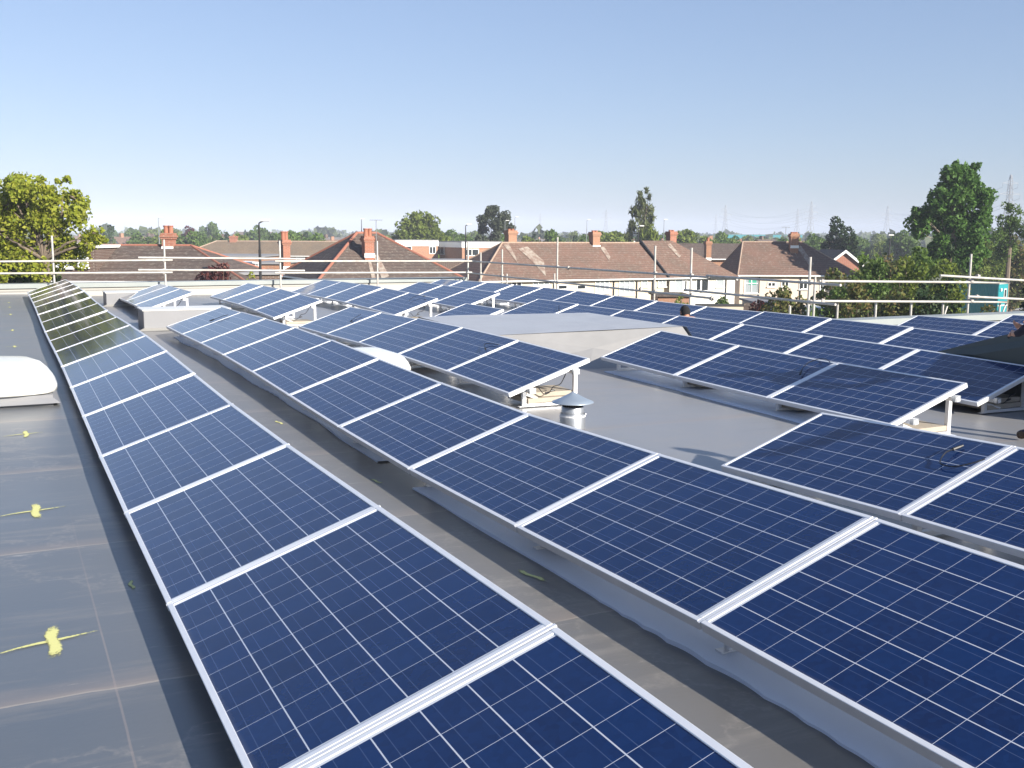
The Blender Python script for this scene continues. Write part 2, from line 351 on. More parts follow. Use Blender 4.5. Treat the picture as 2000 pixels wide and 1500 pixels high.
xs = sorted(set(round(x, 3) for x in xs)); ys = sorted(set(round(y, 3) for y in ys))
grid(rm, xs, ys); grid(rm, [XE+.5*i for i in range(20)], sorted(set([round(-9+.45*i, 3) for i in range(54)]+[YS])))
rm.build('roof', M_ROOF, bld, smooth=True)
pm = MB()                                       # kerb with metal coping, bright fillet at its foot
def kerb(mb, x0, x1, y0, y1, zb):
    mb.box(x0, x1, y0, y1, zb-.05, zb+.12, mi=0); mb.box(x0-.03, x1+.03, y0-.04, y1+.03, zb+.145, zb+.27, mi=1)
    mb.box(x0+.03, x1-.03, y0+.03, y1-.02, zb+.12, zb+.145, mi=2)  # black strip draws the shadow line under the coping
kz = roof_z(0, YE)
kerb(pm, -14, XE+.4, YE, YE+.45, kz); kerb(pm, XE, XE+.4, YS+.45, YE-.05, kz-.14); kerb(pm, XE+.01, XE+9.5, YS, YS+.42, roof_z(15, YS)-.01)
# fillets
for (x0, x1, y0, s) in ((-14, XE, YE, 1), (XE+.02, XE+9.4, YS, 1)):
    z = roof_z(0 if x0 < 0 else 15, y0)
    pm.quad((x0, y0-.2, z+.006), (x1, y0-.2, z-.0+.006-(.0125*(x1-x0) if x0 < 0 else 0)), (x1, y0-.004, z+.075-(.0 if x0 < 0 else 0)), (x0, y0-.004, z+.075), mi=0)
pm.build('parapet', [M_UPST, M_COPING, M_BLACK], bld)
wm = MB(); wm.box(-14, XE+.38, -9, YE+.4, GZ, -.45); wm.box(XE+.38, XE+9.5, -9, YS+.38, GZ, -.45); wm.build('wall', M_BRR, bld)

# ------------------------------------------------------------------ solar panels
TILT = 0.328445; PW, PL, PITCHY = .992, 1.655, 1.675; FR = .024; FHH = .046
cm = MB(); cm.quad((FR-.004, FR-.004, -.004), (PW-FR+.004, FR-.004, -.004), (PW-FR+.004, PL-FR+.004, -.004), (FR-.004, PL-FR+.004, -.004))
bk = (FR, PW-FR, FR, PL-FR); cm.box(*bk, -.012, -.006, mi=1)
fm = MB()
fm.box(0, FR, 0, PL, -FHH, 0); fm.box(PW-FR, PW, 0, PL, -FHH, 0); fm.box(FR, PW-FR, 0, FR, -FHH, -.0005); fm.box(FR, PW-FR, PL-FR, PL, -FHH, -.0005)
P0 = thing('solar_panel', 'x', 'solar panel', (0, 0, 0), 'blue solar panels on tilted frames')
o1 = cm.build('cell_face', [M_CELL, M_WHITEP], P0); o2 = fm.build('frame', M_ALU, P0)
o2.modifiers.new('b', 'BEVEL').width = .002
remember(P0)
ORD = 'first second third fourth fifth sixth seventh eighth ninth tenth eleventh twelfth thirteenth fourteenth fifteenth sixteenth seventeenth eighteenth'.split()
ROWS = [  # key, low x, y of joint 0, first joint, last joint, fitted heights of joints from 0 on, description
 ('1', .539, 2.706, -1, 16, [.255,.233,.212,.209,.232,.257,.274,.267,.247,.24,.253,.276,.302,.298,.288,.280,.272], 'leftmost long row'),
 ('2', 2.44, 3.26, -2, 9, [.234,.197,.171,.183,.214,.245,.262,.251,.231,.22], 'long second row'),
 ('2f', 2.44, 21.26, 0, 3, [.307,.298,.284,.26], 'short block behind small grey box'),
 ('3n', 4.564, 4.231, -2, 1, [.19,.138], 'large near block at lower right'),
 ('3', 4.564, 9.385, 0, 5, [.176,.209,.23,.224,.203,.187], 'block beside the flue'),
 ('3f', 4.564, 19.591, 0, 4, [.209,.244,.264,.262,.249], 'far block of the third row'),
 ('4n', 7.018, 6.665, 0, 3, [.12,.124,.151,.187], 'three-panel block right of flue'),
 ('4m', 7.018, 18.265, -1, 0, [.151], 'fourth row behind the big grey hood'),
 ('4f', 7.018, 19.713, 0, 5, [.179,.211,.241,.245,.235,.225], 'far block of the fourth row'),
 ('5', 9.038, 7.429, 0, 7, [.067,.1,.127,.145,.149,.145,.145,.152], 'long fifth row'),
 ('5f', 9.038, 21.011, 0, 3, [.186,.197,.202,.203], 'far block of the fifth row'),
 ('6', 11.095, 11.124, -1, 11, [.14,.141,.135,.13,.137,.155,.175,.185,.181,.168,.148,.127], 'sixth row nearest the cream houses'),
 ('7', 13.46, 11.55, -2, 1, [.11,.10], 'seventh row at far right'),
 ('8', 15.39, 11.16, -2, 1, [.09,.08], 'rightmost row'),
]
LOW = {}
def lowz(key, n):
    for r in ROWS:
        if r[0] == key:
            if 0 <= n < len(r[5]): return r[5][n]
            e = 0 if n < 0 else len(r[5])-1
            y = r[2]+n*PITCHY; ye = r[2]+e*PITCHY
            return r[5][e] + (roof_z(r[1], y)-roof_z(r[1], ye))
ct, st = math.cos(TILT), math.sin(TILT)
first = True; PANEL = {}
for (key, x, y0, na, nb, zz, desc) in ROWS:
    cnt = nb-na
    for k in range(cnt):
        n = nb-1-k
        a = Vector((x, y0+n*PITCHY, lowz(key, n))); b = Vector((x, y0+(n+1)*PITCHY, lowz(key, n+1)))
        ya = (b-a).normalized(); xa = Vector((ct, 0, st)); xa = (xa-ya*xa.dot(ya)).normalized(); za = xa.cross(ya)
        # each panel sits a hair differently in its clamps
        tw = rnd.uniform(-.009, .009)*(.35 if y0+n*PITCHY < 9 else 1); xa = (xa+za*tw).normalized(); za = xa.cross(ya)
        ya = (ya+za*rnd.uniform(-.0035, .0035)*(.3 if y0+n*PITCHY < 9 else 1)).normalized(); za = xa.cross(ya)
        mm = Matrix((xa, ya, za)).transposed().to_4x4(); mm.translation = a+ya*.01
        if cnt == 1: lab = 'blue solar panel, the single visible one of the '+desc
        elif k == 0: lab = 'blue solar panel at the far end of the '+desc
        elif k == cnt-1 and cnt > 3: lab = 'blue solar panel at the near end of the '+desc
        elif k == cnt-1: lab = 'blue solar panel at the near end of the '+desc
        else: lab = 'blue solar panel, %s from the far end of the %s' % (ORD[k], desc)
        if first: p = P0; first = False
        else: p = dup(P0, (0, 0, 0))
        p.rotation_euler = mm.to_euler(); p.location = mm.translation; p['label'] = lab; PANEL[(key, n)] = mm
bpy.context.view_layer.update()

# ------------------------------------------------------------------ mounting frames (one per block)
def panel_pt(key, n, u, v, h=0):
    """point on the plane of the row between joints n and n+1; u up the slope (m), v 0..1 along, h off the plane"""
    a = Vector((0, 0, lowz(key, n))); b = Vector((0, 0, lowz(key, n+1)))
    r = [q for q in ROWS if q[0] == key][0]
    z = a.z+(b.z-a.z)*v; y = r[2]+(n+v)*PITCHY
    return Vector((r[1]+u*ct-h*st, y, z+u*st+h*ct))
rackd = {'1': 'under the leftmost row', '2': 'under the long second row', '2f': 'under the short block behind the small grey box', '3n': 'under the near right block',
 '3': 'under the block beside the cone-capped flue', '3f': 'under the far block of the third row', '4n': 'under the three-panel block right of the flue', '4m': 'under the panel behind the grey hood',
 '4f': 'under the far block of the fourth row', '5': 'under the fifth row', '5f': 'under the far block of the fifth row', '6': 'under the sixth row', '7': 'under the seventh row', '8': 'under the rightmost row'}
for (key, x, y0, na, nb, zz, desc) in ROWS:
    T = thing('mounting_frame', 'silver aluminium mounting frame '+rackd[key], 'mounting frame', (x, y0+na*PITCHY, roof_z(x, y0+na*PITCHY)), 'mounting frames under the panel rows')
    for u in (.24, .78):
        mb = MB()
        for n in range(na, nb):
            va = -.035 if n == na else 0; vb = 1.035 if n == nb-1 else 1
            a = panel_pt(key, n, u, va, -FHH-.022); b = panel_pt(key, n, u, vb, -FHH-.022)
            d = (b-a).normalized(); X = Vector((ct, 0, st)); X = (X-d*X.dot(d)).normalized(); Z = X.cross(d)
            mm = Matrix((X, d, Z)).transposed().to_4x4(); mm.translation = a
            mb.box(-.02, .02, 0, (b-a).length, -.02, .02, mm)
        mb.build('rail', M_ALU, T)
    # triangles at every joint (and just inside both ends)
    for n in range(na, nb+1):
        v = 0; nn = n
        if n == nb: nn = n-1; v = .93
        elif n == na: v = .06
        else: v = .04
        y = panel_pt(key, nn, 0, v).y
        f = panel_pt(key, nn, .20, v, -FHH-.045); r = panel_pt(key, nn, .84, v, -FHH-.045)
        zf = roof_z(f.x, y)+.012; zr = roof_z(r.x, y)+.012
        mb = MB()
        mb.box(f.x-.02, f.x+.02, y-.02, y+.02, zf, f.z+.015); mb.box(f.x-.06, f.x+.03, y-.025, y+.025, zf, zf+.006)
        mb.build('front_leg', M_ALU, T)
        mb = MB(); mb.box(r.x-.02, r.x+.02, y-.02, y+.02, zr, r.z+.015); mb.build('rear_leg', M_ALU, T)
        mb = MB(); mb.quad((f.x+.02, y-.02, zf), (r.x-.02, y-.02, zr), (r.x-.02, y-.02, zr+.03), (f.x+.02, y-.02, zf+.03)); mb.quad((f.x+.02, y+.02, zf), (f.x+.02, y+.02, zf+.03), (r.x-.02, y+.02, zr+.03), (r.x-.02, y+.02, zr))
        mb.quad((f.x+.02, y-.02, zf+.03), (r.x-.02, y-.02, zr+.03), (r.x-.02, y+.02, zr+.03), (f.x+.02, y+.02, zf+.03)); mb.build('base_bar', M_ALU, T)
        mb = MB(); c = panel_pt(key, nn, .26, v, -FHH-.06)
        A = Vector((f.x+.03, y, f.z-.02)); B = Vector((f.x+.24, y, zf+.04)); mb.tube(A, B, .014, n=6); mb.build('brace', M_ALU, T)
    if key in ('3', '4n', '5', '2f', '3f', '4f', '5f'):                        # end clamps seen on the open near ends
        for u in (.24, .78):
            mb = MB(); c = panel_pt(key, na, u, -.022, -FHH-.01); mb.box(c.x-.035, c.x+.035, c.y-.02, c.y+.02, c.z-.035, c.z+.02); mb.build('end_clamp', M_GALV, T)
# bright cover strip in every joint between two panels
for r in ROWS:
    key = r[0]; T = [o for o in C.objects if o.name.startswith('mounting_frame') and o.get('label', '').endswith(rackd[key])][0]
    for n in range(r[3]+1, r[4]):
        mb = MB(); d = (panel_pt(key, n, 0, .1)-panel_pt(key, n, 0, 0)).normalized(); X = Vector((ct, 0, st)); X = (X-d*X.dot(d)).normalized(); Z = X.cross(d)
        mm = Matrix((X, d, Z)).transposed().to_4x4(); mm.translation = panel_pt(key, n, 0, 0)
        mb.box(-.004, PW+.004, -.0075, .0075, -.03, -.001, mm); mb.build('cover_strip', M_ALU, T)

# ------------------------------------------------------------------ cables lying on panels
def cable(key, pix, label, conn=True):
    n0 = None
    r = [q for q in ROWS if q[0] == key][0]
    nrm = Vector((-st, 0, ct)); p0 = Vector((r[1], 0, 0))
    pts = []
    for (px, py) in pix:
        q = ray(px, py); P = None
        z = .2
        for _ in range(8):
            # plane through low edge with height z
            o = Vector((r[1], 0, z)); t = (o-CAM).dot(nrm)/q.dot(nrm); P = CAM+q*t
            f = (P.y-r[2])/PITCHY; k = math.floor(f); z = lowz(key, k)+(lowz(key, k+1)-lowz(key, k))*(f-k)
        pts.append(P+nrm*(.012+.02*rnd.random()))
    # smooth
    sm = []
    for i in range(len(pts)-1):
        a = pts[max(i-1, 0)]; b = pts[i]; c = pts[i+1]; d = pts[min(i+2, len(pts)-1)]
        for k in range(6):
            t = k/6; sm.append(.5*((2*b)+(c-a)*t+(2*a-5*b+4*c-d)*t*t+(3*b-a-3*c+d)*t**3))
    sm.append(pts[-1])
    T = thing('panel_cable', label, 'cable', pts[0], 'loose black cables on the panels')
    mb = MB(); mb.path(sm, .0045); mb.build('lead', M_BLACK, T)
    if conn:
        mb = MB(); d = (sm[-1]-sm[-3]).normalized() if len(sm) > 3 else Vector((1, 0, 0)); mb.tube(sm[-1], sm[-1]+d*.06, .011, n=8); mb.tube(sm[-1]+d*.06, sm[-1]+d*.085, .008, n=8); mb.build('connector', M_BLACK, T)
cable('3n', [(1925, 905), (1900, 912), (1865, 916), (1840, 912), (1838, 902), (1848, 892), (1862, 884)], 'black cable with connector looped on the big near right panel')
cable('4n', [(1622, 712), (1615, 705), (1600, 704), (1582, 712), (1570, 723), (1566, 730)], 'black cable loop on the middle panel right of the flue')
cable('2', [(447, 618), (438, 620), (430, 623), (418, 626)], 'short black lead on the far end of the second row')
cable('3', [(706, 616), (700, 619), (694, 622), (688, 627)], 'short black lead on the third row near its far end')
cable('3', [(975, 676), (960, 674), (948, 676), (949, 684)], 'thin black lead near the joint of the last two panels by the flue')
cable('4f', [(800, 590), (806, 584), (818, 580), (828, 581)], 'thin black cable loop on the far block of the fourth row')
cable('5', [(1093, 598), (1091, 602), (1092, 606)], 'tiny black lead on the fifth row behind the grey hood')

def loop_under(key, label, seed):
    r2 = random.Random(seed); r = [q for q in ROWS if q[0] == key][0]; n = r[3]; a = panel_pt(key, n, .35, .02, -.09); b = panel_pt(key, n, .72, .05, -.09); pts = []
    for i in range(15): t = i/14; q = a.lerp(b, t); q.z -= (.10+.03*math.sin(t*9))*math.sin(math.pi*t)*(1.2 if t < .5 else .8); q.y += .02*math.sin(t*7); pts.append(q)
    T = thing('hanging_cable', label, 'cable', a, 'cables hanging under row ends'); mb = MB(); mb.path(pts, .005); mb.build('lead', M_BLACK, T)
    mb = MB(); q = pts[6]; mb.tube(q, q+Vector((.05, 0, .01)), .011, n=8); mb.build('connector', M_BLACK, T)
loop_under('2f', 'black cable sagging under the short block behind the small grey box', 1); loop_under('3f', 'black cable sagging under the near end of the far third block', 2); loop_under('4f', 'black cable sagging under the near end of the far fourth block', 3); loop_under('3', 'black cable sagging under the row end beside the flue', 4); loop_under('5', 'black cable sagging under the fifth row end at the right', 5)
# ------------------------------------------------------------------ pale membrane strips under rows
def strip(x0, x1, ya, yb, label, seed, amp=.03, torn=()):
    r2 = random.Random(seed); mb = MB(); N = int((yb-ya)/.03); prev = None; ph = [r2.uniform(0, 6) for _ in range(4)]
    pts = []
    for i in range(N+1):
        y = ya+(yb-ya)*i/N
        e = x0+amp*(.4*math.sin(y*1.1+ph[0])+.25*math.sin(y*3.7+ph[1]))+.016*abs(math.sin(y*13+ph[2]+math.sin(y*5)))*max(0, math.sin(y*1.3+ph[3]))
        if yb-y < .16: e += (.16-(yb-y))*-.0
        if yb-y > 0 and yb-y < .5: e += (.5-(yb-y))*.0
        for (a, b, dx) in torn:
            if a < y < b: e += dx
        lift = .012+.010*max(0, math.sin(y*3.1+ph[3]))
        pts.append((e, y, lift))
    for (a, b) in zip(pts[:-1], pts[1:]):
        mb.quad((a[0], a[1], roof_z(a[0], a[1])+a[2]), (a[0]+.12, a[1], roof_z(a[0], a[1])+.009), (b[0]+.12, b[1], roof_z(b[0], b[1])+.009), (b[0], b[1], roof_z(b[0], b[1])+b[2]))
        mb.quad((a[0]+.12, a[1], roof_z(a[0], a[1])+.009), (x1, a[1], roof_z(x1, a[1])+.009), (x1, b[1], roof_z(x1, b[1])+.009), (b[0]+.12, b[1], roof_z(b[0], b[1])+.009))
        mb.quad((a[0], a[1], roof_z(a[0], a[1])-.01), (a[0], a[1], roof_z(a[0], a[1])+a[2]), (b[0], b[1], roof_z(b[0], b[1])+b[2]), (b[0], b[1], roof_z(b[0], b[1])-.01))
    o = mb.build('membrane_strip', M_PALE); tag(o, label, 'membrane', 'pale membrane strips under the rows'); origin_mesh(o, ((x0+x1)/2, ya, roof_z(x0, ya)))
strip(2.49, 3.3, .2, 6.68, 'pale membrane strip with wavy edge under the near part of the second row', 3)
strip(2.55, 3.3, 7.6, 18.2, 'pale membrane strip with ragged edge under the far part of the second row', 5, .05)
strip(7.0, 7.9, 6.7, 11.6, 'pale membrane strip under the block right of the flue', 9, .05)

# ------------------------------------------------------------------ ballast slabs at open row ends
def slab(x, y, z, rz, label, w_=.6, d_=.45, h_=.05):
    M = Matrix.Translation((x, y, z)) @ Matrix.Rotation(rz, 4, 'Z'); mb = MB(); mb.box(-w_/2, w_/2, -d_/2, d_/2, 0, h_, M)
    o = mb.build('paving_slab', M_SLAB, bevel=.006); tag(o, label, 'slab', 'concrete ballast slabs under the row ends'); origin_mesh(o, (x, y, z))
def ends(key, dy, n, what):
    r = [q for q in ROWS if q[0] == key][0]; y = r[2]+r[3]*PITCHY+dy
    for i in range(n):
        x = r[1]+.52; z = roof_z(x, y)+.045+.052*i
        slab(x+.03*i, y+.05*i, z, R(2-5*i), ['lowest', 'upper', 'top'][i]+' tan concrete slab '+what, .55)
ends('3', .30, 2, 'under the row end beside the cone-capped flue'); ends('5', .32, 2, 'under the fifth row end at the right edge')
ends('4n', .3, 1, 'under the block right of the flue'); ends('3f', .3, 1, 'under the near end of the far third block'); ends('2f', .3, 1, 'behind the small grey box'); ends('4f', .3, 1, 'under the near end of the far fourth block'); ends('5f', .3, 1, 'under the near end of the far fifth block')
for i, (key, u) in enumerate((('2', 1.0), ('2', 3.0), ('4n', 1.0), ('4n', 2.0), ('3', 2.0), ('3', 3.0))):
    r = [q for q in ROWS if q[0] == key][0]; y = r[2]+u*PITCHY; x = r[1]+.52
    slab(x, y, roof_z(x, y)+.045, 0, 'tan concrete slab on a base bar under the %s joint of the %s' % (ORD[int(u)], {'2': 'second row', '4n': 'block right of the flue', '3': 'block beside the flue'}[key]), .5, .35)

# ------------------------------------------------------------------ yellow marks
def spray_material():
    M, N = blank('yellow_spray', .7); at_ = N.n('Attribute', attribute_name='edge'); tc = N.n('TexCoord')
    n1 = N.n('TexNoise', i_Scale=45.0, i_Detail=6.0, i_Roughness=.8); N.l(tc.outputs['Object'], n1.inputs['Vector'])
    v = N.math('ADD', at_.outputs['Fac'], N.math('MULTIPLY', N.math('SUBTRACT', n1.outputs[0], .5), 1.7))
    r = N.n('MapRange', i_1=.28, i_2=.72); N.l(v, r.inputs[0]); N.l(r.outputs[0], N.b.inputs['Alpha'])
    N.l(N.mix(n1.outputs[0], (.74, .72, .24), (.56, .55, .26)), N.b.inputs['Base Color']); return M
M_SPRAY = spray_material()
def mark(x, y, s, label, cross=True, ang=0):
    z = roof_z(x, y)+.004; M = Matrix.Translation((x, y, 0)) @ Matrix.Rotation(ang, 4, 'Z'); mb = MB(); r2 = random.Random(int(y*100)); ed = []
    def P(a, b): q = M @ Vector((a, b, 0)); return (q.x, q.y, roof_z(q.x, q.y)+.004)
    def band(L):
        k = len(mb.v)
        for (cx, cy, nx, ny, wd, e) in L:
            for t, ee in ((-1, 0), (-.55, .75), (0, 1), (.55, .75), (1, 0)): mb.v.append(P(cx+nx*wd*t, cy+ny*wd*t)); ed.append(ee*e)
        for i in range(len(L)-1):
            for j in range(4): q = k+i*5+j; mb.f.append((q, q+1, q+6, q+5)); mb.m.append(0)
    N = 12
    band([(.006*math.sin(i*.9+y), (-.5+i/N)*.50*s, 1, 0, (.030+.008*r2.random()+.012*abs(i/N-.5))*s, min(1, 4*min(i/N, 1-i/N))) for i in range(N+1)])
    if cross:
        band([((.02+i/N*.19)*s, (.01+.05*i/N)*s, 0, 1, .020*(1-.5*i/N)*s, 1-.65*i/N if i < N else 0) for i in range(N+1)])
        band([((-.02-i/N*.24)*s, (-.0-.02*i/N-.07*(i/N)**2)*s, 0, -1, .022*(1-.4*i/N)*s, 1-.5*i/N if i < N else 0) for i in range(N+1)])
    o = mb.build('spray_mark', M_SPRAY); at_ = o.data.attributes.new('edge', 'FLOAT', 'POINT'); at_.data.foreach_set('value', ed)
    tag(o, label, 'paint mark', 'yellow spray marks on the roof'); origin_mesh(o, (x, y, z))
for i, y in enumerate((4.47, 6.8, 9.4, 14.7, 16.75, 19.5, 22.75, 25.2, 27.1)):
    mark(.10, y, .88 if y < 9 else .7, 'yellow sprayed cross on the bare roof left of the panels, %s from the camera' % ORD[i])
mark(2.37, 4.6, .55, 'yellow dash in the shadow between the first two rows, nearest of them', False, R(12)); mark(2.24, 9.5, .45, 'yellow dash at the shadow edge between the first two rows', False, R(10)); mark(2.34, 7.0, .4, 'faint yellow dash in the shadow between the first two rows, middle one', False, R(10))
mark(.47, 5.1, .35, 'small yellow dash close to the low edge of the leftmost row', False)

# ------------------------------------------------------------------ rooflights
def rooflight(x0, x1, y0, y1, zt, label, dome_h):
    zb = roof_z((x0+x1)/2, (y0+y1)/2)
    T = thing('rooflight', label, 'rooflight', ((x0+x1)/2, (y0+y1)/2, zb), 'white domed rooflights')
    mb = MB(); mb.box(x0, x1, y0, y1, zb-.03, zt)
    f = .06; zf = zb+.012                                     # membrane flashing skirt
    mb.quad((x0-f, y0-f, zf), (x1+f, y0-f, zf), (x1+.003, y0-.003, zb+.06), (x0-.003, y0-.003, zb+.06)); mb.quad((x1+f, y0-f, zf), (x1+f, y1+f, zf), (x1+.003, y1+.003, zb+.06), (x1+.003, y0-.003, zb+.06))
    mb.quad((x0-f, y1+f, zf), (x0-f, y0-f, zf), (x0-.003, y0-.003, zb+.06), (x0-.003, y1+.003, zb+.06)); mb.quad((x1+f, y1+f, zf), (x0-f, y1+f, zf), (x0-.003, y1+.003, zb+.06), (x1+.003, y1+.003, zb+.06))
    mb.build('upstand', M_BOX, T)
    mb = MB(); cx, cy = (x0+x1)/2, (y0+y1)/2; hx, hy = (x1-x0)/2+.06, (y1-y0)/2+.06; prof = [(1.0, 0), (1.0, .16), (.975, .30), (.93, .50), (.86, .72), (.74, .88), (.55, .96), (.3, .995), (0.001, 1)]
    n = 48; k = len(mb.v)
    for (r_, h_) in prof:
        for i in range(n):
            t = 2*math.pi*i/n; e = 5.0 if r_ > .6 else 3.0; c, s_ = math.cos(t), math.sin(t)
            rr = 1/((abs(c)**e+abs(s_)**e)**(1/e)); mb.v.append((cx+hx*r_*rr*c, cy+hy*r_*rr*s_, zt+.012+dome_h*h_))
    for q in range(len(prof)-1):
        for i in range(n):
            j = (i+1) % n; mb.f.append((k+q*n+i, k+q*n+j, k+(q+1)*n+j, k+(q+1)*n+i)); mb.m.append(0)
    mb.f.append(tuple(k+i for i in reversed(range(n)))); mb.m.append(0)
    mb.build('dome', M_DOME, T, smooth=True)
rooflight(-1.25, .37, 10.78, 12.15, .235, 'white domed rooflight on a grey upstand left of the leftmost row', .285)
rooflight(3.62, 4.22, 11.3, 12.6, .19, 'white domed rooflight showing between the second and third rows', .19)

# ------------------------------------------------------------------ grey boxes (small upstands)
def hatch(x0, x1, y0, y1, h, label):
    zb = roof_z((x0+x1)/2, y0); T = thing('roof_hatch', label, 'roof box', ((x0+x1)/2, (y0+y1)/2, zb), 'small grey membrane boxes')
    mb = MB(); mb.box(x0, x1, y0, y1, zb-.03, zb+h); mb.build('box_body', M_BOX, T, bevel=.012)
    mb = MB(); mb.box(x0-.012, x1+.012, y0-.012, y1+.012, zb+h+.001, zb+h+.018); mb.build('trim', M_KERBW, T)
    mb = MB(); f = .13; mb.quad((x0-f, y0-f, zb+.012), (x1+f, y0-f, zb+.012), (x1, y0-.004, zb+.055), (x0, y0-.004, zb+.055)); mb.build('flashing', M_UPST, T)
hatch(2.22, 3.75, 19.5, 20.35, .36, 'small grey box with pale rim behind the far end of the second row')
hatch(2.15, 3.4, 26.0, 26.8, .32, 'small grey box partly hidden by the short far block')

# ------------------------------------------------------------------ big grey tapered hood
def hood():
    zb = roof_z(7.4, 14); T = thing('roof_hood', 'large pale grey membrane hood with flat top and sloping front behind the flue', 'roof hood', (7.4, 14, zb))
    z1, z2, z3, z4 = .40, .47, .43, .46
    A = (6.02, 12.95, z1); B = (8.86, 12.45, z2); Cc = (9.02, 15.45, z4); D = (6.9, 16.15, z3); E_ = (6.12, 16.0, z3)
    t = MB(); t.quad(A, B, Cc, D, E_); t.quad(*[(p[0], p[1], p[2]-.012) for p in (E_, D, Cc, B, A)]); t.build('top', M_SHEET, T)
    f = MB(); a0 = (6.0, 12.3, roof_z(6, 12.3)); b0 = (8.9, 11.85, roof_z(8.9, 11.85)); mid = (7.1, 12.6, .26); m0 = (7.0, 11.95, roof_z(7, 11.95))
    e = .003
    A2 = (A[0]+.02, A[1]+.0, A[2]-e); B2 = (B[0]-.0, B[1]+.0, B[2]-e); tm = (7.6, 12.68, .432-e)
    mid = (7.35, 12.42, .22)
    f.quad(A2, a0, mid); f.quad(a0, m0, mid); f.quad(A2, mid, tm); f.quad(m0, b0, mid); f.quad(tm, mid, B2); f.quad(mid, b0, B2)
    f.build('front_skirt', M_HOODF, T)
    s = MB(); r0 = roof_z(6.1, 14)
    s.quad((6.08, 12.99, A[2]-e), (6.17, 15.98, z3-e), (6.17, 15.98, r0), (6.05, 12.4, r0)); s.quad((8.9, 12.4, B[2]-e), (8.93, 11.88, roof_z(8.9, 12)), (9.0, 15.4, roof_z(9, 15.4)), (9.0, 15.4, z4-e)); s.quad((6.17, 15.98, z3-e), (9.0, 15.4, z4-e), (9.0, 15.4, roof_z(9, 15.4)), (6.17, 15.98, r0))
    s.build('side_skirt', M_HOODF, T)
    g_ = MB(); g_.quad((A[0]-.004, A[1], A[2]+.004), (A[0]-.004, A[1], A[2]-.06), (E_[0]-.004, E_[1], E_[2]-.06), (E_[0]-.004, E_[1], E_[2]+.004)); g_.build('edge_shade', M_VALLEY, T)  # shade on the hood's left face drawn as a dark strip
hood()
# dark hood at the right
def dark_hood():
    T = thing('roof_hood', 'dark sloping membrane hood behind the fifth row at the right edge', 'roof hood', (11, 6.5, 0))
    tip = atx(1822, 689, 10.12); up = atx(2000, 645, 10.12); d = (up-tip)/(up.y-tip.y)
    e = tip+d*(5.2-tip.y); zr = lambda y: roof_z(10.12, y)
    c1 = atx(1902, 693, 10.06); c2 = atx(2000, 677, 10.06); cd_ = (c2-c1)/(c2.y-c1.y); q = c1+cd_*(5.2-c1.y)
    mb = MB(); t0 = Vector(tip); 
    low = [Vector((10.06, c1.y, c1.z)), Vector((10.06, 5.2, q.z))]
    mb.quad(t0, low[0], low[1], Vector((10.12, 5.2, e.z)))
    mb.quad((10.10, t0.y+.5, zr(9)), (10.05, 5.2, zr(5)), low[1], low[0], t0); mb.build('shaded_side', M_SHADESHEET, T)
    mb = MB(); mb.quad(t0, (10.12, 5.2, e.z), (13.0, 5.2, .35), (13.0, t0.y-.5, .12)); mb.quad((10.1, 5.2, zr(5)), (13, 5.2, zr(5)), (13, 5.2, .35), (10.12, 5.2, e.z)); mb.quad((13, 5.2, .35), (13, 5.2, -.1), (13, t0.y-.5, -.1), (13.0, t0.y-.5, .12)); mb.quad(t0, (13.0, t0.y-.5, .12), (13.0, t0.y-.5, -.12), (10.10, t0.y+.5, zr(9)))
    mb.build('top', M_SHADESHEET, T)
dark_hood()

# ------------------------------------------------------------------ flue with conical cowl
def flue():
    b = atz(1118, 838, -.03); x, y = b.x, b.y; D = (b-CAM).dot(FW); z0 = roof_z(x, y)
    zt = zat(1118, 770, D); k = D/CF
    T = thing('flue', 'round galvanised flue with a conical cap standing on the bare roof', 'flue', (x, y, z0))
    z = lambda py: zat(1118, py, D)
    mb = MB(); mb.lathe((x, y, 0), [(25*k, z0-.03), (25*k, z(808)), (24*k, z(806))]); mb.lathe((x, y, 0), [(22*k, z(808)), (22*k, z(793)), (20.5*k, z(792))]); mb.build('pipe', M_GALV, T, smooth=True)
    mb = MB()
    for i in range(26):
        t = 2*math.pi*i/26; mb.box(-.004, .004, -.002, .002, z(793), z(785), Matrix.Translation((x+19*k*math.cos(t), y+19*k*math.sin(t), 0)) @ Matrix.Rotation(t, 4, 'Z'))
    for zz in (z(791), z(788.5), z(786)): mb.lathe((x, y, 0), [(19*k, zz), (19.3*k, zz+.004), (19*k, zz+.007)])
    mb.build('mesh_guard', M_VALLEY, T)
    mb = MB(); mb.lathe((x, y, 0), [(.004, z(763)), (9*k, z(768)), (26*k, z(777)), (40.5*k, z(783)), (41*k, z(784.5)), (39*k, z(784.5)), (24*k, z(780)), (.004, z(774))], n=36); mb.build('cowl', M_CONE, T, smooth=True)
    mb = MB(); mb.lathe((x, y, 0), [(25.6*k, z(812)), (25.6*k, z(809)), (22.4*k, z(808.6))]); mb.box(x+24*k, x+31*k, y-.1*k, y+3*k, z(811), z(809)); mb.build('clamp_band', M_ALU, T)
flue()

